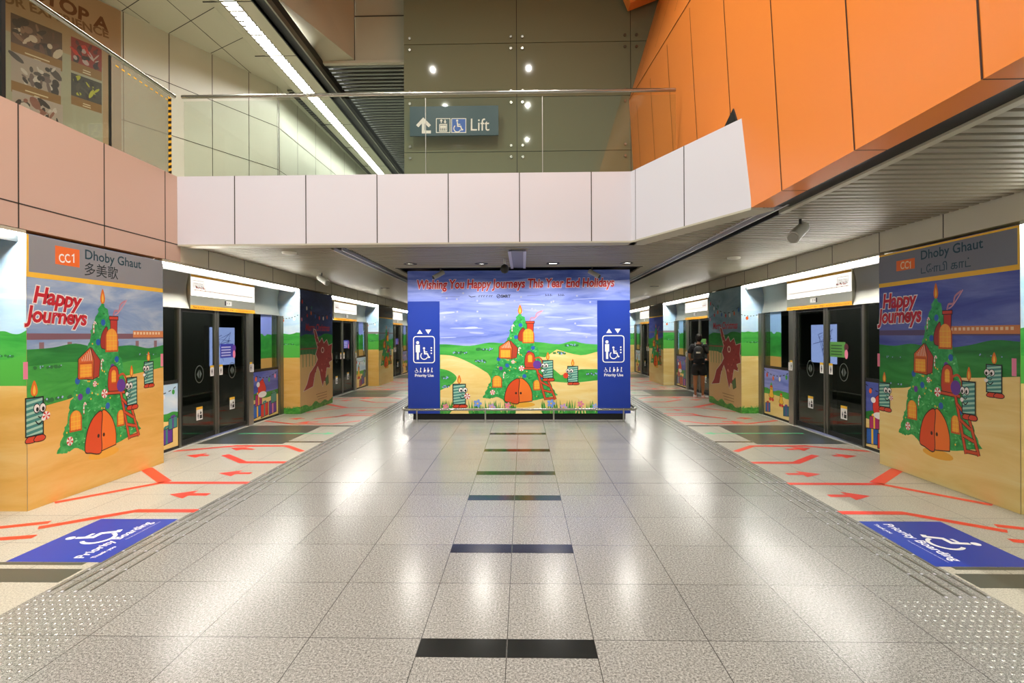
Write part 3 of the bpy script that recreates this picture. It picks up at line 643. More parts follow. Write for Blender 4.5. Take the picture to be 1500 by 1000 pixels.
m_hdr = brushed('header_metal', '#c2c3b8', .4, .75)
def pictosticker(a, h, z, w, hh, kind):          # small yellow-topped safety sticker
    a.rect(h-w/2, z-hh/2, h+w/2, z+hh/2, WHT); a.rect(h-w/2, z+hh*.3, h+w/2, z+hh/2, YEL)
    if kind == 0: figure(a, h, z-hh*.38, hh*.6, BLK)
    else:
        figure(a, h-w*.22, z-hh*.4, hh*.45, BLK); a.rect(h+w*.02, z-hh*.4, h+w*.4, z-hh*.12, BLK); a.fill([(h+w*.02, z-hh*.05), (h+w*.38, z-hh*.05), (h+w*.2, z+hh*.2)], BLK)
def bay(sx, k):
    nm = 'left' if sx < 0 else 'right'; o_ = ('bay -1', 'nearest', 'second', 'third', 'farthest')[k+1]; dy = 5.73*k; yc = 8.11+dy
    where = 'at the %s %s opening' % (o_, nm) if k >= 0 else 'next to the viewer, %s' % nm
    xw = XD(sx, DW)
    def B(mb, d0, d1, y0, y1, z0, z1, m): return mb.box(XD(sx, d0), XD(sx, d1), y0, y1, z0, z1, m)
    # sliding doors
    t = thing('platform_screen_door', (xw, yc, 0), 'pair of sliding dark glass platform doors %s' % where, 'platform door', 'sliding platform screen doors')
    for q in (-1, 1):
        ya, yb = (yc-.87, yc-.006) if q < 0 else (yc+.006, yc+.87)
        lf = MB(); 
        inner = (yb-.05, yb) if q < 0 else (ya, ya+.05)
        B(lf, DW-.012, DW+.028, *inner, .03, 2.015, m_sst); 
        outer = (ya, ya+.03) if q < 0 else (yb-.03, yb)
        B(lf, DW-.012, DW+.028, *outer, .03, 2.015, m_dark)
        B(lf, DW-.01, DW+.026, ya, yb, .03, .10, m_dark); B(lf, DW-.01, DW+.026, ya, yb, 1.97, 2.015, m_dark)
        fr = lf.build('door_leaf', t)
        B(MB(), DW, DW+.014, ya+.03, yb-.03, .09, 1.98, m_door).build('glass_pane', fr)
        a = side_art(sx, DW, .004); hc = hy(sx, (ya+yb)/2); 
        pictosticker(a, hc, .45+.02*q, .15, .20, 1); pictosticker(a, hy(sx, yc-q*(-.12)), 1.06, .095, .17, 0)
        rg = M('#5d6660', .4); 
        a.line([(hc+.10*math.cos(i*.314), 1.03+.13*math.sin(i*.314)) for i in range(20)], .012, rg, True)
        a.fill([(hc-.06, 1.03), (hc-.01, 1.10), (hc-.01, .96)], rg); a.fill([(hc+.06, 1.03), (hc+.01, 1.10), (hc+.01, .96)], rg)
        if (q > 0 and sx < 0) or (q < 0 and sx > 0):
            bc = M('#3a40b0') if sx < 0 else M('#5f9a4a'); hc2 = hy(sx, yc+.30*q)
            a.rect(hc2-.20, 1.25, hc2+.18, 1.48, bc)
            for z in range(4): a.rect(hc2-.17, 1.28+z*.045, hc2+.10, 1.30+z*.045, M('#c5c8ee') if sx < 0 else M('#2d5a2c'))
            a.ell(hc2+.2, 1.40, .05, .06, M('#5a2430') if sx > 0 else PUR); a.ell(hc2+.2, 1.30, .04, .07, PNK)
        a.build('door_sticker', fr)
    # fixed screens either side
    for q in (-1, 1):
        ya, yb = (yc-1.92, yc-.87) if q < 0 else (yc+1.09, yc+2.11)
        if q < 0: ya = yc-1.71
        t = thing('fixed_screen_panel', (xw, (ya+yb)/2, 0), 'glass screen with a painted foot panel, %s side %s' % ('near' if q < 0 else 'far', where), 'glass screen', 'fixed screens beside the platform doors')
        fr = MB(); B(fr, DW-.02, DW+.05, ya-.04, ya, 0, 2.015, m_sst); B(fr, DW-.02, DW+.05, yb-.045, yb-.005, 0, 2.015, m_sst); B(fr, DW-.01, DW+.04, ya, yb, 0, .04, m_dark); B(fr, DW-.005, DW+.04, ya, yb, .94, .99, m_dark)
        if q > 0: B(fr, DW-.03, DW+.06, yb+.0, yb+.24, 0, 2.015, m_sst)
        fr.build('frame', t)
        B(MB(), DW, DW+.012, ya, yb-.045, .97, 2.01, m_door).build('glass_pane', t)
        B(MB(), DW, DW+.03, ya, yb-.045, .04, .95, m_dark).build('foot_panel', t)
        a = side_art(sx, DW, .002); var = (0 if q < 0 else 1) if sx < 0 else (1 if q < 0 else 2)
        h0, h1 = sorted((hy(sx, ya+.003), hy(sx, yb-.047))); poster(a, h0, h1, .955, sx, (var+k*2) % 3 if k > 0 else var); a.build('painted_poster', t)
        if q > 0:                                # strip of mural film on the far screen
            a = side_art(sx, DW, .003); g0, g1 = sorted((hy(sx, ya+.30), hy(sx, yb-.30)))
            a.rect(g0, .99, g1, 2.02, M('#7fa6cf' if sx > 0 else '#7484cc')); hillband(a, g0, g1, 1.63, .99, m_hill2, 2, .02); a.rect(g0, .99, g1, 1.18, M('#c9a25a')); a.build('mural_film', t)
    # post with push-buttons between door and far screen
    t = MB(); B(t, DW-.05, DW+.06, yc+.885, yc+1.04, 0, 2.015, m_steel); po = t.build('door_post')
    tag(po, 'brushed steel post on the far side %s' % where, 'post', 'steel posts beside the doors')
    WO[po] = po.location.copy(); a = side_art(sx, DW-.05, .002); pictosticker(a, hy(sx, yc+.95), 1.05, .08, .18, 0); a.rect(*sorted((hy(sx, yc+1.0), hy(sx, yc+1.045)))[:1], .96, max(hy(sx, yc+1.0), hy(sx, yc+1.045)), 1.1, WHT); a.build('notice_sticker', po)
    # header
    t = thing('door_header', (xw, yc, 2.02), 'lit white line map header above the doors %s' % where, 'sign', 'line map headers above the doors')
    ya, yb = yc-.68, yc+1.13
    dh = DW-.03
    B(MB(), dh, DW+.3, ya, yb, 2.02, 2.56, m_hdr).build('header_box', t)
    a = side_art(sx, dh, .002); h0, h1 = sorted((hy(sx, ya+.01), hy(sx, yb-.01)))
    a.rect(h0, 2.22, h1, 2.55, m_signw); a.rect(h0, 2.50, h1, 2.55, M('#efb645', .4)); L = h1-h0
    lx = h0+.05 if sx < 0 else h1-.33
    a.line([(lx, 2.38), (lx+.26, 2.38), (lx+.26, 2.45), (lx, 2.45)], .006, M('#8a6a5a'), True); a.text('Dhoby Ghaut', (lx+.02, 2.395), (lx+.24, 2.395), M('#4a4040'), .01); a.text('to Marina Bay', (lx, 2.345), (lx+.26, 2.345), M('#4a4040'), .01)
    a.rect(h0+.05, 2.305, h1-.05, 2.311, M('#f3b89a'))
    for i in range(14): a.ell(h0+.1+i*(L-.2)/13, 2.308, .010, .010, M('#f09a6a'), 0, 8)
    if sx < 0: a.text('Marina Bay', (h0+.12, 2.33), (h0+.36, 2.33), M('#e04a3a'), .01)
    else: a.text('Marina Bay', (h1-.36, 2.33), (h1-.12, 2.33), M('#e04a3a'), .01)
    a.build('line_map', t)
    a = side_art(sx, dh, .003); a.rect(h0-.01, 2.02, h1+.01, 2.078, M('#f4ab2a', .4)); a.text('Please do not lean on or stand near the platform doors', (h0+.05, 2.036), (h0+L*.52, 2.036), M('#5a3a10'), .01)
    a.text('请勿靠近门 · கதவுகளின் அருகில் நிற்க வேண்டாம்', (h0+L*.56, 2.036), (h1-.05, 2.036), M('#5a3a10'), .01); a.build('warning_strip', t)
    a = side_art(sx, dh, .006); hm = hy(sx, yc+.28); a.rect(hm-.10, 2.115, hm+.10, 2.19, WHT); a.rect(hm-.10 if sx < 0 else hm+.06, 2.115, hm-.06 if sx < 0 else hm+.10, 2.19, BLK); a.text('B 24', (hm-.04, 2.135), (hm+.05, 2.135), M('#6a6a6a')); a.build('number_plate', t)
    # curved metal covers left and right of the header
    for q, (ya, yb) in ((-1, (yc-1.71, yc-.70)), (1, (yc+1.15, yc+2.10))):
        cv = MB(); n = 8; prof = [(DW-.03+.05*math.sin(i/n*math.pi), 2.02+.54*i/n) for i in range(n+1)]
        vs = [(XD(sx, d), y, z) for y in (ya, yb) for d, z in prof]
        cv.add(vs, [(i, i+1, n+2+i, n+1+i) for i in range(n)], m_hdr, True)
        cv.quad((XD(sx, DW-.03), ya, 2.02), (XD(sx, DW-.03), yb, 2.02), (XD(sx, DW+.1), yb, 2.02), (XD(sx, DW+.1), ya, 2.02), m_dark)
        tag(cv.build('metal_cover_panel'), 'plain metal cover on the %s side of the header %s' % ('near' if q < 0 else 'far', where), 'cover panel', 'metal covers beside the headers')
    # light trough under the bulkhead
    t = thing('trough_light', (XD(sx, 4.55), yc, 2.5), 'long bright tube light under the bulkhead %s' % where, 'ceiling light', 'trough lights over the platform doors')
    ya, yb = CY[0]+dy+CL-.0, CY[0]+dy+5.73
    B(MB(), 4.505, 4.545, ya+.02, yb-.02, 2.548, 2.566, m_lamp).build('lamp_tube', t)
    hs = MB(); B(hs, 4.50, 4.565, ya, yb, 2.567, 2.60, m_trim); B(hs, 4.575, 4.60, ya, yb, 2.49, 2.565, m_dark); hs.build('lamp_housing', t)
for sx in (-1, 1):
    for k in range(4): column(sx, k)
    for k in range(-1, 3): bay(sx, k)
for sx, n in ((-1, 'left'), (1, 'right')):
    # track side behind the glass
    b = MB(); xt = XD(sx, 7.4)
    b.box(xt, xt+sx*.2, -6, YEND, -1.2, 3.2, M('#4a4f42', .7)); b.box(XD(sx, 4.95), xt, -6, YEND, -1.3, -1.2, M('#1c1c1a', .8)); b.box(XD(sx, 4.99), xt, -6, YEND, 3.0, 3.2, M('#1c1c1a', .8))
    b.box(XD(sx, 4.95), XD(sx, 5.0), -6, YEND, -1.2, 0, M('#2a2a28', .8))
    for y in range(0, 30, 3): b.box(XD(sx, 7.3), xt, y, y+.12, -1.2, 3.0, M('#4a4c44', .5))
    struct(b.build('wall_track_'+n))
    for k in range(3):
        y = 12.3+5.73*k
        t = thing('lit_billboard', (XD(sx, 7.36), y, .9), 'bluish lit advertising board across the track behind the %s %s doors' % (ORD[k], n), 'billboard', 'advertising boards across the track')
        MB().box(XD(sx, 7.38), XD(sx, 7.28), y-.56, y+.56, .86, 1.86, m_dark).build('board_frame', t)
        a = side_art(sx, 7.275, 0); h0, h1 = sorted((hy(sx, y-.52), hy(sx, y+.52))); a.rect(h0, .9, h1, 1.82, m_adblue)
        rr = random.Random(k); lm = M('#c9ccf2')
        for i in range(7): a.line([(h0+rr.uniform(.08, .95), .98+rr.uniform(0, .75)) for j in range(3)], .012, M('#4c54c0'))
        a.build('lit_face', t)
    # sill
    s = MB(); s.box(XD(sx, 4.80), XD(sx, 4.99), .7, YEND, -.01, .006, M('#d6d5cc', .3, .3)); struct(s.build('trim_2' if sx < 0 else 'trim_3'))
    # bulkhead band above, tiled in panels
    b = MB(); mat = m_panel
    XF = XD(sx, HW)
    b.box(XF, XF+sx*.5, 6.72 if sx < 0 else -6, YEND, 2.605, 3.1, mat)
    yy = 7.33-.955*12
    while yy < YEND:
        if sx > 0 or yy > 6.7: b.box(XF-sx*.002, XF+sx*.01, yy-.005, yy+.005, 2.605, 2.86, m_seam)
        yy += .955
    struct(b.build('wall_bulkhead_'+n))

# ================================================================ CEILING of slats
ZC = 2.845
b = MB(); y = 1.4
while y < 25:
    if y < 6.72: segs = [(2.66, XC+HW-.03)]
    else: segs = [(XC-HW+.03, -2.73), (-2.50, 2.40), (2.66, XC+HW-.03)]
    if 4.96 < y < 6.72: segs.append((1.46+(6.66-y)*.4647+.16, 2.40))
    for x0, x1 in segs:
        if x0 == -2.50 and 9.25 < y < 13:
            b.box(-2.50, -2.33, y, y+.07, ZC, ZC+.03, m_slat); b.box(2.18, 2.40, y, y+.07, ZC, ZC+.03, m_slat); continue
        b.box(x0, x1, y, y+.070, ZC, ZC+.03, m_slat)
    y += .115
b.box(2.62, XC+HW, 0, 7, 3.0, 3.02, m_blk); b.box(XC-HW, XC+HW, 6.9, YEND, 3.0, 3.02, m_blk)
struct(b.build('ceiling'))
for sx, x in ((-1, -2.615), (1, 2.53)):          # black service slots with bright edge trims
    y0 = 7.3 if sx < 0 else 4.9
    t = thing('ceiling_slot', (x, 12, ZC), 'long black service slot with thin bright edges in the ceiling, %s of the lift' % ('left' if sx < 0 else 'right'), 'ceiling slot', 'service slots in the ceiling')
    MB().box(x-.11, x+.13, y0, 25, ZC+.04, ZC+.06, m_blk).build('slot_back', t)
    e = MB(); e.box(x-.12, x-.10, y0, 25, ZC-.006, ZC+.04, m_white); e.box(x-.005, x+.015, y0, 25, ZC-.006, ZC+.04, m_white); e.box(x+.115, x+.135, y0, 25, ZC-.004, ZC+.04, m_dark); e.build('edge_trim', t)

# ================================================================ BALCONY
ZB, ZT = 2.83, 3.735; YB = 6.66; XL = XC-HW
CA, CB, CE = (XL, YB), (1.42, YB), (2.21, 4.96)
def wallrun(mb, p, q, z0, z1, th, mat):         # vertical slab from p to q, thickness to the left of travel
    d = Vector((q[0]-p[0], q[1]-p[1])).normalized(); n = Vector((-d.y, d.x))*th
    return mb.prism([(p[0], p[1], z0), (q[0], q[1], z0), (q[0]+n.x, q[1]+n.y, z0), (p[0]+n.x, p[1]+n.y, z0)], (0, 0, z1-z0), mat)
def seamrun(mb, p, q, s, z0, z1, w=.006):       # dark joint at distance s along p-q
    d = Vector((q[0]-p[0], q[1]-p[1])).normalized(); n = Vector((d.y, -d.x)); c = Vector(p[:2])+d*s
    a1 = c-d*w; b1 = c+d*w
    mb.prism([(a1.x+n.x*.002, a1.y+n.y*.002, z0), (b1.x+n.x*.002, b1.y+n.y*.002, z0), (b1.x-n.x*.01, b1.y-n.y*.01, z0), (a1.x-n.x*.01, a1.y-n.y*.01, z0)], (0, 0, z1-z0), m_seam)
b = MB(); wallrun(b, CA, CB, ZB, ZT, .16, m_white); wallrun(b, CB, CE, ZB, ZT, .16, m_white)
for x in (-3.817, -2.863, -1.916, -.974, -.037, .902): seamrun(b, CA, CB, x-XL, ZB, ZT)
seamrun(b, CB, CE, .09, ZB, ZT, .003); seamrun(b, CB, CE, .97, ZB, ZT)
b.box(XL, 1.5, YB, YB+.22, ZB-.02, ZB, m_trim); b.prism([(1.42, YB, ZB-.02), (2.21, 4.96, ZB-.02), (2.45, 5.0, ZB-.02), (1.62, YB+.22, ZB-.02), (1.42, YB+.22, ZB-.02)], (0, 0, .02), m_trim)
struct(b.build('wall_balcony'))
b = MB(); b.box(XL-.16, XL, -6, YB-.002, ZB, ZT, m_pink); b.box(XL-.16, XL, -6, 6.72, 2.605, ZB, m_pink)
for y in (1.68, 2.63, 3.58, 4.53, 5.48, 6.43): b.box(XL-.01, XL+.002, y-.006, y+.006, 2.605, ZT, m_seam)
b.box(XL-.01, XL+.002, -6, YB, ZB-.006, ZB+.006, m_seam)
struct(b.build('wall_left'))
b = MB(); b.box(-12, XL-.17, -6, 7.2, 3.35, 3.6, m_trim); b.box(-12, 2.18, YB+.20, 22, 3.35, 3.6, m_trim); struct(b.build('floor_upper'))
# balustrade
def pane(mb, p, q, z0, z1, mat): return wallrun(mb, p, q, z0, z1, .012, mat)
t = thing('glass_balustrade', (-1.5, YB+.06, ZT), 'clear glass balustrade with a steel handrail above the white balcony front', 'balustrade')
yg = YB+.06; ZH = 4.82
gx = [XL+.05, -3.32, -1.33, -.0, 1.40]
gx = [XL+.05] + [x for x in (-3.25, -1.28, .27)] + [1.42]
for x0, x1 in zip(gx, gx[1:]): pane(MB(), (x0+.006, yg), (x1-.006, yg), ZT-.05, 4.76, m_glass).build('glass_pane', t)
pane(MB(), (1.43, yg), (2.02, yg), ZT-.3, 4.76, m_glass).build('glass_pane', t)
MB().tube([(XL+.03, yg, ZH), (2.02, yg, ZH)], .024, m_chrome, 14).build('handrail', t)
p = MB(); 
for x in gx[1:-1]: p.box(x-.004, x+.004, yg-.002, yg+.014, ZT, 4.76, m_steel)
p.build('joint_strip', t)
t = thing('glass_balustrade', (XL-.06, 3, ZT), 'sloping-looking glass balustrade over the pink wall at the upper left, partly frosted', 'balustrade')
xg = XL-.06
for y0, y1, mt in ((1.0, 2.75, m_glass), (2.76, 4.43, m_glass), (4.45, 5.62, m_glass), (5.64, 6.6, m_frost)): MB().box(xg, xg+.012, y0, y1, ZT-.05, 4.78, mt).build('glass_pane', t)
MB().tube([(xg, -1, ZH), (xg, YB+.04, ZH)], .026, m_chrome, 14).build('handrail', t)
p = MB(); p.box(xg-.01, xg+.02, 4.425, 4.46, ZT, 4.78, m_dark); p.box(xg-.004, xg+.014, 5.62, 5.64, ZT, 4.78, m_dark); p.build('joint_strip', t)
a = Art((xg+.014, 0, 0), (0, 1, 0), (0, 0, 1)); n = 14                                      # hazard tape on the corner
zz = [ZT+(4.76-ZT)*i/n for i in range(n+1)]; a.rect(6.56, ZT, 6.62, 4.76, YEL)
for i in range(n): a.fill([(6.56, zz[i]), (6.62, zz[i]+.03), (6.62, zz[i]+.068), (6.56, zz[i]+.038)], BLK)
for i in range(10): a.rect(5.7+i*.09, 4.70, 5.745+i*.09, 4.715, YEL)
a.build('hazard_tape', t)

# ================================================================ ORANGE VOLUME
ORX = 2.215
def ox(y, z):
    zf = 5.6 if y < 5.5 else 5.6+(y-5.5)*.11
    return ORX-.055*(z-ZB) if z <= zf else ORX-.055*(zf-ZB)+.30*(z-zf)
ys = [-2.2, -1.3, -.35, .6, 1.55, 2.49, 3.43, 4.38, 5.3, 6.28, 7.23, 8.18, 9.13, 9.7]
b = MB()
for y0, y1 in zip(ys, ys[1:]):
    f0, f1 = (5.6 if y0 < 5.5 else 5.6+(y0-5.5)*.11), (5.6 if y1 < 5.5 else 5.6+(y1-5.5)*.11)
    zb0 = ZB if y0 < 5 else 3.05
    b.quad((ox(y0, zb0), y0, zb0), (ox(y1, zb0), y1, zb0), (ox(y1, f1), y1, f1), (ox(y0, f0), y0, f0), m_orange)
    b.quad((ox(y0, f0), y0, f0), (ox(y1, f1), y1, f1), (ox(y1, 9.4), y1, 9.4), (ox(y0, 9.4), y0, 9.4), m_orange)
    for i in range(12):
        za, zb_ = zb0+(9.4-zb0)*i/12, zb0+(9.4-zb0)*(i+1)/12
        b.quad((ox(y0, za)-.003, y0-.006, za), (ox(y0, za)-.003, y0+.006, za), (ox(y0, zb_)-.003, y0+.006, zb_), (ox(y0, zb_)-.003, y0-.006, zb_), m_oseam)
    if y0 > 5: b.quad((ox(y0, f0)-.003, y0, f0-.006), (ox(y1, f1)-.003, y1, f1-.006), (ox(y1, f1)-.003, y1, f1+.006), (ox(y0, f0)-.003, y0, f0+.006), m_oseam)
b.box(ORX, ORX+.21, -2, 4.96, ZB, ZB+.01, m_orange); b.prism([(3.2, 9.7, 3.05), (ORX, 9.7, 3.05), (ORX-.15, 9.7, 6), (3.2, 9.7, 9.4)], (0, .05, 0), m_orange)
b.box(ORX+.21, ORX+.40, -2, 4.98, ZB+.012, ZB+.03, m_dark); b.box(ORX+.38, ORX+.44, -2, 5.2, ZB-.006, ZB+.03, m_trim)
for y in (1.55, 2.49, 3.43, 4.38): b.box(ORX, ORX+.21, y-.004, y+.004, ZB-.001, ZB+.004, m_oseam)
b.prism([(2.165, 5.70, 3.70), (2.165, 5.21, 3.90), (2.165, 5.12, 3.70)], (-.02, 0, 0), m_blk)  # black wedge standing in for the shade in the gap beside the parapet
struct(b.build('wall_orange'))
b = MB(); b.prism([(1.86, 9.35, 8.02), (2.0, 9.35, 7.68), (2.9, 9.35, 8.02)], (0, .25, 0), m_orange); b.prism([(1.86, 9.35, 8.02), (2.9, 9.35, 8.02), (2.9, 9.35, 9.4), (1.7, 9.35, 9.4)], (0, .25, 0), m_orange); struct(b.build('wall_orange_upper'))

# ================================================================ UPPER LIFT SHAFT
m_shaft, nt, bs = nodes('shaft_glass')
bs.inputs['Base Color'].default_value = rgb('#7c8068'); bs.inputs['Roughness'].default_value = .045; bs.inputs['Specular IOR Level'].default_value = .3
t = thing('lift_shaft', (0, 9.9, 3.6), 'grey-green glass clad lift shaft rising above the balcony', 'lift shaft')
zs = [3.6, 5.11, 6.15, 7.18, 8.9, 9.5]; xs = [-2.265, -.097, 2.07, 3.0]
for z0, z1 in zip(zs, zs[1:]):
    for x0, x1 in zip(xs, xs[1:]):
        MB().box(x0+.006, x1-.006, 9.7, 9.72, z0+.006, z1-.006, m_shaft).build('glass_panel', t)
MB().box(-2.26, 2.9, 9.725, 11.6, 3.6, 9.5, m_dark).build('shaft_core', t)
for z in zs[1:4]:
    for x in xs[:3]:
        for dz in (-.11, .11):
            for dx in ((.12,) if x < -2 else (-.11, .11)):
                MB().tube([(x+dx, 9.70, z+dz), (x+dx, 9.675, z+dz)], .026, m_chrome, 12).build('fixing_bolt', t)
t = thing('lift_sign', (-1.28, 9.5, 5.34), 'dark teal sign reading Lift with arrow and symbols on the glass shaft', 'sign')
MB().box(-2.10, -.44, 9.47, 9.51, 5.34, 5.89, M('#16424f', .35)).build('sign_board', t)
b = MB(); b.box(-2.0, -1.96, 9.51, 9.70, 5.45, 5.78, m_sst); b.box(-.6, -.56, 9.51, 9.70, 5.45, 5.78, m_sst); b.build('mounting_bracket', t)
a = front_art(9.468); c8 = lambda x, y: a.P(580+x/2.5, y/2.5)
def l8(pts, w): a.line([c8(*p) for p in pts], w, WHT)
l8([(100, 440), (100, 483), (128, 483)], .055); l8([(78, 462), (100, 438), (124, 462)], .06)
l8([(148, 434), (198, 434), (198, 485), (148, 485), (148, 434)], .014); l8([(160, 455), (186, 455), (186, 480), (160, 480), (160, 455)], .016)
for q in (166, 173, 180): p = c8(q, 478); figure(a, p[0], p[1], .13, WHT)
l8([(166, 450), (166, 438)], .02); l8([(180, 438), (180, 450)], .02); l8([(162, 443), (166, 438), (170, 443)], .015); l8([(176, 445), (180, 450), (184, 445)], .015)
a.rect(*c8(204, 485), *c8(256, 434), M('#2a62c8')); l8([(204, 434), (256, 434), (256, 485), (204, 485), (204, 434)], .014)
p = c8(229, 461); wheelchair(a, p[0]-.01, p[1], .12, WHT); a.text('Lift', c8(274, 478), c8(342, 478), WHT, .0, 0, 1.15); a.build('sign_face', t)

# ================================================================ UPPER LEVEL, LEFT
ZU = 7.0
PW = [(-9.9, 2.0), (-6.62, 8.27), (-5.28, 10.85), (-5.12, 22.0)]
b = MB()
for i, (p, q) in enumerate(zip(PW, PW[1:])):
    wallrun(b, q, p, 3.6, ZU, -.1, m_gwall)
d1 = (Vector(PW[2])-Vector(PW[1])); L1 = d1.length
for p, q, st in ((PW[1], PW[2], [0.02, .73, 1.5, 2.25]), (PW[2], PW[3], [.0, .95, 1.95, 2.95, 3.95, 4.95, 5.95, 6.95, 8]), (PW[0], PW[1], [1.5, 3, 4.5, 6])):
    for s in st:
        d = (Vector(q)-Vector(p)).normalized(); c = Vector(p)+d*s; n = Vector((d.y, -d.x)); 
        a1, b1 = c-d*.006+n*.004, c+d*.006+n*.004
        b.quad((a1.x, a1.y, 3.6), (b1.x, b1.y, 3.6), (b1.x, b1.y, ZU), (a1.x, a1.y, ZU), m_seam)
    for z in (4.28, 5.2, 6.12):
        n = Vector(((Vector(q)-Vector(p)).normalized().y, -(Vector(q)-Vector(p)).normalized().x))*.004
        b.quad((p[0]+n.x, p[1]+n.y, z-.006), (q[0]+n.x, q[1]+n.y, z-.006), (q[0]+n.x, q[1]+n.y, z+.006), (p[0]+n.x, p[1]+n.y, z+.006), m_seam)
struct(b.build('wall_upper_left'))
b = MB()                                         # upper ceiling west of the lamp, with panel joints
b.prism([(-9.9, 2, ZU), (-5.0, 2, ZU), (-5.0, 22, ZU), (-5.12, 22, ZU), (-5.28, 10.85, ZU), (-6.62, 8.27, ZU)], (0, 0, .1), m_uceil)
for x0, y0, x1, y1 in ((-6.62, 8.27, -5.0, 7.4), (-6.27, 8.9, -5.0, 8.2), (-5.92, 9.55, -5.0, 9.05), (-7.3, 7, -5, 5.8), (-5.9, 4, -5.55, 10.3), (-6.9, 4, -6.4, 8.6)):
    d = Vector((x1-x0, y1-y0)).normalized(); n = Vector((-d.y, d.x))*.007
    b.quad((x0+n.x, y0+n.y, ZU-.003), (x1+n.x, y1+n.y, ZU-.003), (x1-n.x, y1-n.y, ZU-.003), (x0-n.x, y0-n.y, ZU-.003), m_seam)
n = 8                                            # rounded cove beside the lamp
prof = [(-5.0+.28*(1-math.cos(i/n*math.pi/2)), ZU-.0+0-.16*math.sin(i/n*math.pi/2)) for i in range(n+1)]
vs = [(x, y, z) for y in (3, 22) for x, z in prof]; b.add(vs, [(i, i+1, n+2+i, n+1+i) for i in range(n)], m_uceil, True)
zc = ZU-.16
b.box(-4.45, -4.19, 3, 22, zc, zc+.05, m_uceil); b.box(-4.19, -3.93, 3, 22, zc+.05, zc+.2, m_dark); b.box(-4.21, -4.19, 3, 22, zc-.01, zc+.06, m_dark); b.box(-3.96, -3.93, 3, 22, zc-.06, zc+.06, m_sst)
y = 3.2
while y < 22: b.box(-4.99, -4.19, y-.006, y+.006, zc-.003, zc+.01, m_seam); y += 1.55
struct(b.build('ceiling_upper'))
t = thing('linear_light', (-4.585, 12, zc), 'long louvred linear ceiling light at the upper left, running away', 'ceiling light')
b = MB(); y = 3
b.box(-4.70, -4.47, 3, 21.9, zc+.03, zc+.045, m_lin); b.build('diffuser', t)
b = MB(); b.box(-4.725, -4.70, 3, 21.9, zc-.004, zc+.05, m_sst); b.box(-4.47, -4.445, 3, 21.9, zc-.004, zc+.05, m_sst)
while y < 21.9: b.box(-4.70, -4.47, y, y+.035, zc-.002, zc+.028, m_sst); y += .13
b.build('louvre', t)
t = thing('air_grille', (-5.15, 13.5, ZU-.06), 'narrow dark slotted air grille between the pale upper wall and the cove', 'grille')
MB().box(-5.13, -5.01, 11.0, 17, ZU-.03, ZU-.01, m_blk).build('grille_back', t)
b = MB(); y = 11.0
while y < 17: b.box(-5.12, -5.02, y, y+.03, ZU-.05, ZU-.03, m_sst); y += .11
b.build('grille_bars', t)
b = MB(); y = 10.1                               # dark slatted ceiling beyond the bulkhead
while y < 22: b.box(-3.92, -2.27, y, y+.07, ZU, ZU+.02, M('#6d7168', .4, .3)); y += .15
b.box(-3.95, -2.2, 10.05, 22, ZU+.2, ZU+.22, m_blk); struct(b.build('ceiling_slats_upper'))
b = MB(); b.box(-3.93, -2.27, 10.0, 10.05, ZU+.02, 9.5, m_uwarm)
b.add([(-3.30, 9.99, 7.06), (-3.30, 9.99, 9.5), (-4.6, 8.2, 9.5), (-4.25, 8.4, 7.4), (-3.93, 10.0, ZU+.02)], [(0, 1, 2, 3), (0, 3, 4)], m_uwarm)
b.add([(-4.25, 8.4, 7.4), (-4.6, 8.2, 9.5), (-4.3, 5, 9.5), (-4.1, 5, 6.9), (-3.95, 9.9, 6.9)], [(0, 1, 2, 3), (0, 3, 4)], m_uwarm)
b.box(-3.31, -3.30, 9.975, 9.99, ZU+.04, 9.5, m_seam); b.box(-3.3, -2.27, 9.985, 9.995, 7.92, 7.935, m_seam); b.box(-3.95, -2.27, 9.96, 10.06, ZU-.01, ZU+.04, m_trim)
struct(b.build('wall_upper_bulkhead'))
b = MB(); b.box(-12, 2.9, 22, 22.2, 3.6, 7.2, m_gwall); struct(b.build('wall_upper_back'))
# small purple notice board far along the upper corridor
t = thing('notice_board', (-5.1, 11.6, 4.6), 'purple notice board low on the pale upper corridor wall', 'notice board')
MB().box(-5.24, -5.20, 11.2, 12.5, 4.1, 5.0, m_dark).build('board_frame', t)
a = Art((-5.198, 0, 0), (0, 1, 0), (0, 0, 1)); a.rect(11.24, 4.14, 12.46, 4.96, M('#7a2f8a')); a.rect(11.24, 4.14, 11.55, 4.96, M('#2a2440'))
for i in range(6): a.rect(11.28, 4.2+i*.12, 11.5, 4.26+i*.12, M('#9adfc0'))
a.build('board_face', t)
# brown poster on the slanting wall
dU = (Vector(PW[1])-Vector(PW[0])).normalized(); U3 = (dU.x, dU.y, 0)
t = thing('cafe_poster', (-7.6, 6.4, 3.8), 'large brown wall poster with STOP A lettering and photo cards at the upper left', 'poster')
nrm = Vector((dU.y, -dU.x, 0))*.02
a = Art((PW[1][0]+nrm.x, PW[1][1]+nrm.y, 0), U3, (0, 0, 1)); c3 = lambda x, y: a.P(x/5, y/5); c6 = lambda x, y: a.P(x/3.3333, y/3.3333)
z1 = 6.98
a.rect(-7.0, 3.7, -.02, z1, M('#a88d6a', .5)); h = c6(500, 250)[0]; a.rect(-7.0, 3.7, h, c6(300, 140)[1]-.35, M('#a3a288', .5))
BR = M('#6a4224'); 
a.text('STOP A', c3(250, -20), c3(790, 235), BR, .035, 0, 1.0); a.text('FOR EXPERIENCE', c3(-40, -10), c3(795, 280), M('#7a5a3c'), .03, 0, 1)
rr = random.Random(9)
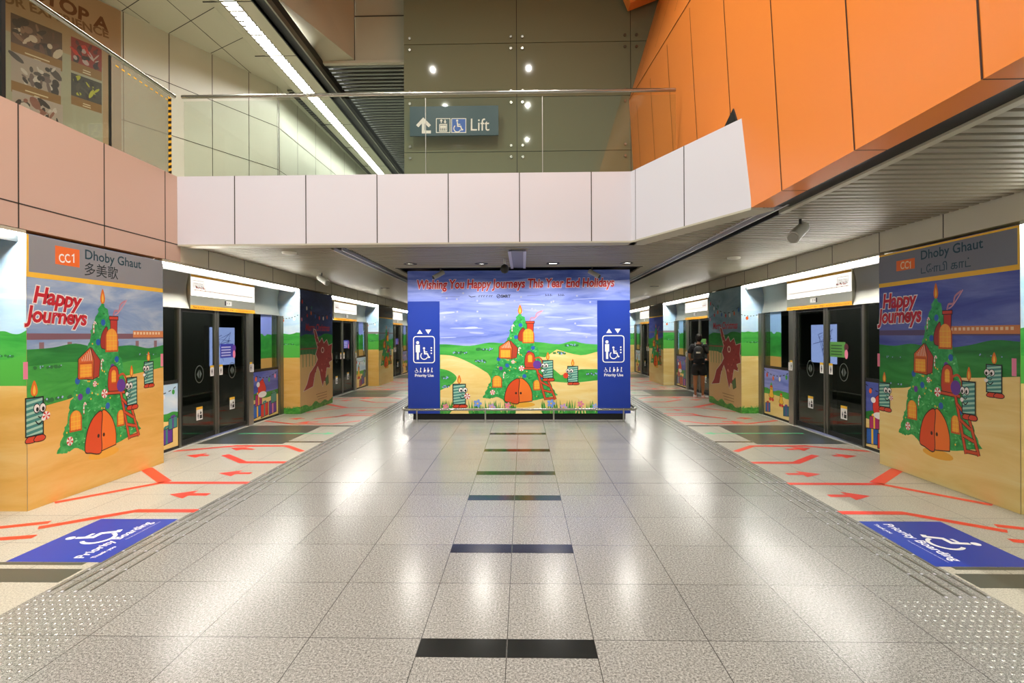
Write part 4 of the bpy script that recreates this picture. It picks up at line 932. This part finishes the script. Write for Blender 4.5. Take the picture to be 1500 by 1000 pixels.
def card(x0, y0, x1, y1, base, cols):
    p, q, r2 = c3(x0, y0), c3(x1, y1), c3(x0, y1)
    H0, H1 = p[0], q[0]; zt = max(p[1], q[1]+.0); ht = (y1-y0)/5*.0115*1.05
    zt = p[1]; zb = zt-ht
    a.rect(H0, zb, H1, zt, base)
    for i in range(26):
        x, z = rr.uniform(H0+.05, H1-.05), rr.uniform(zb+ht*.35, zt-.05); a.ell(x, z, rr.uniform(.03, .14)*(H1-H0)*.7, rr.uniform(.02, .09)*ht*2, M(cols[i % len(cols)]), rr.uniform(-1, 1), 9)
    a.rect(H0, zb, H1, zb+ht*.28, M('#8a6634')); a.rect(H0+.15, zb+ht*.12, H1-.15, zb+ht*.15, M('#d8c8a0')); a.rect(H0+.25, zb+ht*.05, H1-.25, zb+ht*.08, M('#d8c8a0'))
card(78, 90, 455, 330, M('#5a4434'), ['#3a2c22', '#8a6a52', '#c9b8a0', '#6a4a3a'])
card(80, 370, 445, 610, M('#a89a8c'), ['#4a4440', '#c9beb2', '#6a5a54', '#2c2624'])
card(88, 655, 460, 880, M('#b0a294'), ['#2c2420', '#8a5a4a', '#c9beb2'])
card(520, 265, 745, 480, M('#8c2c24'), ['#c9382c', '#5a2a2a', '#b8a49a', '#2c1c1c'])
card(520, 530, 745, 730, M('#3a3830'), ['#22221e', '#4a463a', '#b0b030'])
a.build('poster_print', t)

# ================================================================ ATRIUM CEILING with round lamps
b = MB(); b.box(-12, 5.5, -3, 10.3, 9.4, 9.6, M('#8d8a78', .6)); struct(b.build('ceiling_atrium'))
def downlight(x, y, z, r, lab, grp, power, strength_mat=m_down, cat='ceiling light'):
    t = thing('ceiling_downlight', (x, y, z), lab, cat, grp)
    MB().lathe((x, y, z), [(r*1.35, .012), (r*1.35, -.006), (r*1.02, -.01), (r, .004), (r, .012)], m_dark, 24).build('trim_ring', t)
    MB().lathe((x, y, z+.0), [(r, .003), (0, .003)], strength_mat, 20).build('lamp_disc', t)
    if power: area('downlight_beam', (x, y, z-.02), min(r*1.8, .06) if z > 5 else r*1.8, .06, power, shape='DISK', spread=150)
for i, (x, y) in enumerate(((-1.943, 8.75), (-.714, 8.78), (.527, 8.81), (1.802, 8.85))):
    downlight(x, y, ZC, .085, '%s bright round downlight in the row before the lift mural' % ('leftmost', 'second from left', 'third from left', 'rightmost')[i], 'downlights before the lift mural', LP['down'])
for x, y, w in ((-2.6, 2.2, 'left'), (.2, 2.2, 'right'), (-2.6, 4.6, 'left far'), (.2, 4.6, 'right far'), (-2.6, -.8, 'left near'), (.2, -.8, 'right near')):
    downlight(x, y, 9.39, .06, 'round downlight high in the atrium ceiling overhead, %s' % w, 'atrium downlights', LP['atrium'])
for x, y in ((-3.6, 13.2), (3.4, 13.2), (-3.6, 18), (3.4, 18)):
    downlight(x, y, ZC, .085, 'round downlight far along the %s platform ceiling at %s' % ('left' if x < 0 else 'right', 'mid distance' if y < 15 else 'the far end'), 'platform downlights', LP['down']*.5)
for x, y, w in ((-3.449, 7.44, 'left'), (3.407, 8.27, 'right')):   # flush speaker discs
    t = MB().lathe((x, y, ZC-.03), [(0, -.004), (.07, -.002), (.10, .006), (.105, .03)], M('#d8d6c6', .4), 24).build('ceiling_speaker')
    tag(t, 'flush pale round speaker in the slatted ceiling, %s of the lift' % w, 'ceiling speaker', 'ceiling speakers')

# ================================================================ CAMERAS and small ceiling things
def bullet(x, y, z, dx, dz, lab, L=.22, r=.042, dark=True):
    t = thing('security_camera', (x, y, z), lab, 'security camera', 'bullet security cameras' if dark else 'ceiling speakers on brackets')
    MB().tube([(x, y, z), (x, y, z-.10)], .014, m_dark, 10).build('bracket', t)
    d = Vector((dx, -.45, dz)).normalized(); c = Vector((x, y, z-.12)); a0, a1 = c-d*L*.3, c+d*L*.7
    bd = MB(); bd.tube([a0, a1], r, M('#c4c4b8', .35) if not dark else M('#8c8c84', .35), 18); o = bd.build('housing', t)
    MB().tube([a1-d*.01, a1+d*.012], r*.8, m_blk if dark else M('#9a9a90'), 18).build('lens', t)
bullet(-1.49, 9.2, ZC, -.85, -.55, 'dark bullet camera pointing left in front of the lift mural'); bullet(1.253, 9.2, ZC, .85, -.55, 'dark bullet camera pointing right in front of the lift mural')
bullet(3.00, 5.55, ZC, -.5, -.35, 'pale cylinder hanging from the slatted ceiling below the orange wall', .32, .065, False)
bullet(-3.95, 9.9, ZC, .65, -.4, 'pale cylinder hanging from the ceiling over the left platform', .30, .06, False)
t = thing('round_camera', (-.29, 8.2, ZC), 'black ball camera hanging in the middle before the mural', 'security camera')
MB().tube([(-.29, 8.2, ZC), (-.29, 8.2, ZC-.09)], .02, m_steel, 10).build('stem', t)
MB().lathe((-.29, 8.2, ZC-.17), [(0, -.075), (.045, -.06), (.07, -.02), (.07, .02), (.045, .06), (0, .08)], m_dark, 20).build('ball', t)
t = thing('sign_bracket', (-.08, 8.4, ZC), 'grey channel running across the ceiling above the lift mural centre', 'ceiling channel')
MB().box(-.20, .04, 7.36, 9.25, ZC-.02, ZC, M('#6f6d78', .4)).build('channel', t); b = MB(); b.box(-.215, -.17, 7.36, 9.25, ZC-.03, ZC, M('#b7b4c4', .3)); b.box(.01, .055, 7.36, 9.25, ZC-.03, ZC, M('#b7b4c4', .3)); b.build('channel_edge', t)
t = MB(); t.box(-2.31, 2.16, 9.17, 9.22, ZC-.02, ZC+.02, m_dark); t.box(-2.31, 2.16, 9.22, 9.60, ZC+.05, ZC+.07, m_blk); t.box(-2.33, 2.18, 9.15, 9.17, ZC-.012, ZC+.02, m_trim); struct(t.build('trim_4'))

# ================================================================ LIFT with mural
YL = 9.62; LX0, LX1 = -2.19, 2.02; ZL0, ZL1 = .12, 2.83
t = thing('lift_enclosure', (XC, 11, 0), 'central lift block wrapped in blue panels and a large tree house mural', 'lift')
MB().box(LX0, LX1, YL, YL+3.2, ZL0, ZL1, M('#3c403c', .35)).build('enclosure_body', t)
MB().box(LX0+.09, LX1-.09, YL+.04, YL+3.1, 0, ZL0, m_blk).build('recessed_plinth', t)
a = front_art(YL-.0015); q3 = lambda x, y: a.P(590+x/3.448, 350+y/3.448)
pa, pb = q3(30, 165), q3(1145, 880); sX = (LX1-LX0)/(1147-28); sZ = (ZL1-ZL0)/(883-160)
a.under(lambda x, y: (LX0+(x-28)*sX, ZL1-(y-160)*sZ), -1)
a.rect(28, 160, 1147, 883, m_sky)
a.fill(smooth([(28, 160), (1147, 160), (1147, 210), (900, 225), (640, 200), (400, 230), (28, 205)], 1, True), m_skyt)
r = random.Random(2)
for i in range(26):
    x, y = r.uniform(200, 980), r.uniform(300, 500); a.ell(x, y, r.uniform(30, 110), r.uniform(2, 7), M(['#a9b4ef', '#7f8ede', '#bcc7f6'][i % 3], .4), r.uniform(-.08, .08), 12)
for i in range(26):
    x, y = r.uniform(200, 980), r.uniform(260, 500); a.ell(x, y, 5, 5, M('#b3b9d6'), 0, 8)
a.fill(smooth([(28, 548), (120, 535), (220, 532), (340, 540), (440, 524), (520, 528), (600, 520), (700, 524), (790, 534), (860, 518), (930, 532), (1147, 545)], 4)+[(1147, 883), (28, 883)], m_hill)
a.fill(smooth([(780, 560), (900, 590), (1000, 570), (1147, 568)], 4)+[(1147, 660), (900, 660), (800, 690), (740, 640), (660, 620), (640, 590), (720, 600)], m_sand)
a.fill(smooth([(192, 585), (260, 592), (340, 625), (410, 665), (440, 690), (470, 760), (560, 883)], 4)+[(192, 883)], m_sand)
a.fill(smooth([(192, 655), (240, 668), (275, 700), (250, 735), (192, 765)], 4), m_hill)
a.fill(smooth([(740, 720), (860, 728), (1000, 715), (1147, 712)], 4)+[(1147, 883), (560, 883), (600, 800)], m_sand)
def tuft(x, y, w):
    for i in range(10): a.ell(x+r.uniform(-w, w), y+r.uniform(-5, 5), w*.22, 5, M('#2c7a3e', .5), 0, 8)
    for i in range(6): a.ell(x+r.uniform(-w, w), y+r.uniform(-6, 6), 3.5, 3.5, M('#8fa4e0', .5), 0, 8)
for q in ((292, 575, 34), (425, 558, 50), (395, 618, 28), (790, 578, 30), (855, 538, 30), (955, 685, 26), (220, 745, 22), (215, 700, 18)): tuft(*q)
tree(a, 3)
candle(a, 256, 734, 319, 836, 1); mint(a, 328, 795, 15)
candle(a, 834, 645, 885, 725, -1); a.ell(824, 692, 13, 14, M('#e2452c'))
for i in range(150):
    x = r.choice([r.uniform(196, 250), r.uniform(340, 570), r.uniform(700, 980)]); h = r.uniform(25, 75); l = r.uniform(-14, 14)
    a.fill([(x-6, 883), (x+6, 883), (x+l, 883-h)], [m_grass, GRN, m_hill2][i % 3])
a.fill([(238, 883)]+smooth([(250, 868), (285, 858), (320, 868)], 4)+[(332, 883)], m_sand); a.fill([(570, 883)]+smooth([(590, 860), (640, 850), (690, 860)], 4)+[(708, 883)], m_sand)
def flower(x, y, s, c):
    for k in range(5): a.ell(x+s*.55*math.cos(k*1.257), y+s*.55*math.sin(k*1.257), s*.45, s*.32, c, k*1.257, 10)
    a.ell(x, y, s*.22, s*.22, YEL, 0, 8)
for x, y, s, c in ((380, 832, 22, M('#7fa4ee')), (532, 842, 17, PNK), (218, 848, 17, PNK), (750, 832, 22, M('#7fa4ee')), (898, 836, 18, PNK), (452, 850, 20, M('#c9a4d6')), (812, 852, 20, M('#c9a4d6')), (970, 848, 16, M('#9fb4ee'))): flower(x, y, s, c)
a.rect(28, 314, 190, 883, SBL); a.rect(983, 314, 1147, 883, SBL)
a.text('Wishing You Happy Journeys This Year End Holidays', (78, 250), (1068, 244), TXR, .03, .12, 1.35, M('#f3dfe6'), .035)
INKL = M('#22264a')
a.ell(488, 290, 10, 10, INKL); a.ell(488, 290, 7, 7, m_sky); a.line([(481, 295), (495, 285)], 3, INKL); a.text('SMRT', (500, 297), (548, 297), INKL, .04)
a.line([(200, 291), (292, 291)], 1.6, M('#5a64a8')); a.line([(632, 288), (700, 286)], 1.6, M('#5a64a8')); a.line([(338, 286), (350, 294), (372, 290)], 3, INKL)
for x in (390, 402, 414, 428, 442, 452): a.line([(x, 286), (x, 295)], 3, INKL); a.line([(x, 286), (x+7, 286)], 2, INKL)
for x in (726, 738, 750, 790, 802, 812): a.line([(x, 280), (x, 291)], 3, M('#343a70')); a.line([(x, 285), (x+8, 289)], 2, M('#343a70'))
for ox_ in (0, 953):
    def X_(x): return x+ox_
    a.fill([(X_(75), 478), (X_(103), 478), (X_(89), 457)], WHT); a.fill([(X_(117), 457), (X_(147), 457), (X_(132), 480)], WHT)
    rr_ = []
    for cx, cy, t0 in ((150, 505, -90), (150, 612, 0), (70, 612, 90), (70, 505, 180)):
        for j in range(5): th = math.radians(t0+j*22.5); rr_.append((X_(cx+13*math.cos(th)), cy+13*math.sin(th)))
    a.line(rr_, 4.5, WHT, True)
    a.ell(X_(78), 523, 8, 8, WHT); a.fill([(X_(68), 534), (X_(89), 534), (X_(89), 572), (X_(84), 572), (X_(84), 609), (X_(73), 609), (X_(73), 572), (X_(68), 572)], WHT)
    wheelchair(a, X_(114), 578, 32, WHT, 1, -1)
    for y in (550, 563, 577): a.ell(X_(147), y, 4, 4, WHT, 0, 10)
    wheelchair(a, X_(72), 664, 12, WHT, 1, -1); a.under(a.T, -1)
    for j, x in enumerate((93, 112, 130, 150)):
        a.ell(X_(x), 653, 3, 3, WHT, 0, 8); a.line([(X_(x), 656), (X_(x-2), 665), (X_(x+3), 674)], 3.5, WHT); a.line([(X_(x), 665), (X_(x-5), 674)], 2.5, WHT)
        if j in (1, 2): a.ell(X_(x+3), 664, 4, 5, WHT, 0, 8)
    a.text('Priority Use', (X_(64), 696), (X_(158), 696), WHT, .02)
a.build('front_mural', t)
# guard rail
t = thing('guard_rail', (XC, 9.4, 0), 'low steel guard rail on short posts around the foot of the lift', 'guard rail')
yr = 9.36; xa, xb = LX0-.05, LX1+.06
cor = [(xa, 12.7), (xa, yr+.08), (xa+.025, yr+.02), (xa+.08, yr), (xb-.08, yr), (xb-.025, yr+.02), (xb, yr+.08), (xb, 12.7)]
MB().tube([(x, y, .235) for x, y in cor], .024, m_chrome, 12).build('rail', t)
for x, y in ((-1.97, yr), (-.70, yr), (.56, yr), (1.84, yr), (xa, yr+.12), (xb, yr+.12), (xa, 11), (xb, 11)): MB().tube([(x, y, 0), (x, y, .225)], .014, m_steel, 10).build('post', t)

# ================================================================ END WALL of the platform level
b = MB(); b.box(-8, 8, YEND, YEND+.2, 0, 3.2, M('#d9d6cc')); struct(b.build('wall_far'))

# ================================================================ PERSON
def skinned(name, chains, mat, parent, root=0, sub=2, org=None):
    vs = []; es = []; rad = []
    def vid(p, r):
        for i, q in enumerate(vs):
            if (Vector(q)-Vector(p)).length < 1e-5: return i
        vs.append(tuple(p)); rad.append(r); return len(vs)-1
    for ch in chains:
        pr = None
        for x, y, z, r in ch:
            i = vid((x, y, z), r)
            if pr is not None and pr != i: es.append((pr, i))
            pr = i
    me = bpy.data.meshes.new(name); me.from_pydata(vs, es, []); me.materials.append(mat)
    o = bpy.data.objects.new(name, me); COL.objects.link(o); o.parent = parent
    sk = o.modifiers.new('skin', 'SKIN'); sk.use_smooth_shade = True
    if not me.skin_vertices: 
        bpy.context.view_layer.objects.active = o; o.select_set(True); bpy.ops.mesh.customdata_skin_add()
    for i, v in enumerate(me.skin_vertices[0].data):
        r = rad[i]; v.radius = r if isinstance(r, tuple) else (r, r); v.use_root = (i == 0)
    ss = o.modifiers.new('sub', 'SUBSURF'); ss.levels = sub; ss.render_levels = sub
    return o
px_, py_ = 4.45, 12.95
t = thing('person', (px_, py_, 0), 'person in black top and shorts with backpack, back turned, at the right hand doors', 'person')
SK = M('#a8714f', .5); CL = M('#15161a', .7); HR = M('#1a1412', .5)
t.rotation_euler = (0, 0, math.radians(-22))
body = [[(0, 0, .86, (.125, .10)), (0, .0, .98, (.115, .085)), (0, .01, 1.10, (.115, .085)), (0, .0, 1.24, (.145, .09)), (0, -.0, 1.32, (.09, .07)), (0, .01, 1.39, .045), (0, .02, 1.43, .048), (0, .03, 1.50, (.072, .085)), (0, .025, 1.57, (.062, .075))]]
for q in (-1, 1):
    body.append([(0, 0, .86, (.125, .10)), (.075*q, 0, .78, .085), (.085*q, .01, .62, .072), (.09*q, .0, .46, .052), (.09*q, -.02, .34, .052), (.09*q, -.02, .14, .032), (.09*q, -.03, .07, .034), (.095*q, .06, .03, .034), (.10*q, .13, .022, .024)])
    body.append([(0, 0, 1.32, (.09, .07)), (.15*q, .0, 1.30, .052), (.20*q, -.02, 1.18, .042), (.23*q, -.03, 1.06, .036), (.21*q, .08, .95, .03), (.18*q, .17, .95, .024), (.16*q, .20, .95, (.03, .018)), (.14*q, .24, .95, (.032, .014))])
    for j in range(4): body.append([(.14*q, .24, .95, (.032, .014)), ((.14-.012*j+.018)*q, .275, .955-.008*j, .008), ((.14-.012*j+.016)*q, .30-.004*j, .94-.008*j, .007)])
    body.append([(.16*q, .20, .95, (.03, .018)), (.12*q, .22, .97, .009), (.105*q, .25, .975, .008)])
skinned('body', body, SK, t)
shirt = [[(0, 0, .84, (.16, .135)), (0, 0, .91, (.155, .13)), (0, .01, 1.0, (.145, .115)), (0, .01, 1.12, (.145, .11)), (0, .0, 1.25, (.17, .11)), (0, .0, 1.34, (.10, .08))]]
for q in (-1, 1): shirt.append([(0, 0, 1.25, (.17, .11)), (.16*q, .0, 1.30, .072), (.205*q, -.015, 1.17, .066), (.222*q, -.025, 1.10, .064)])
skinned('shirt', shirt, CL, t)
shorts = [[(0, 0, .90, (.155, .13)), (0, 0, .82, (.16, .13))]]
for q in (-1, 1): shorts.append([(0, 0, .82, (.16, .13)), (.08*q, 0, .74, .108), (.09*q, .005, .60, .108), (.092*q, .005, .555, .106)])
skinned('shorts', shorts, M('#101114', .7), t)
skinned('hair', [[(0, -.0, 1.40, (.06, .05)), (0, .0, 1.50, (.085, .09)), (0, .0, 1.57, (.082, .085)), (0, .015, 1.61, (.05, .055))], [(0, 0, 1.57, (.082, .085)), (0, -.10, 1.585, .042), (0, -.13, 1.54, .04), (0, -.12, 1.47, .026)]], HR, t)
skinned('backpack', [[(0, -.17, .98, (.12, .075)), (0, -.19, 1.10, (.14, .09)), (0, -.18, 1.24, (.125, .075)), (0, -.16, 1.31, (.07, .05))]], M('#24262b', .6), t)
for q in (-1, 1):
    o = MB(); P0 = Vector(WO[t]); o.tube([P0+Vector(v) for v in ((.08*q, -.12, 1.30), (.085*q, -.04, 1.39), (.09*q, .07, 1.34), (.09*q, .10, 1.18), (.10*q, -.02, 1.02), (.09*q, -.12, 1.0))], .016, M('#3a3c40', .6), 8); o.build('backpack_strap', t)
    o = MB(); P1 = P0+Vector((.095*q, .035, 0)); o.lathe((P1.x, P1.y-.04, 0), [(.045, 0), (.048, .03), (.045, .075), (.036, .085)], WHT, 14); o.tube([P1+Vector((0, -.03, .035)), P1+Vector((0, .05, .032)), P1+Vector((0, .11, .026))], .042, WHT, 12, .03); o.build('shoe', t)
o = MB(); P0 = Vector(WO[t]); o.box(P0.x-.05, P0.x+.05, P0.y-.285, P0.y-.28, 1.13, 1.17, WHT); o.build('logo_patch', t)
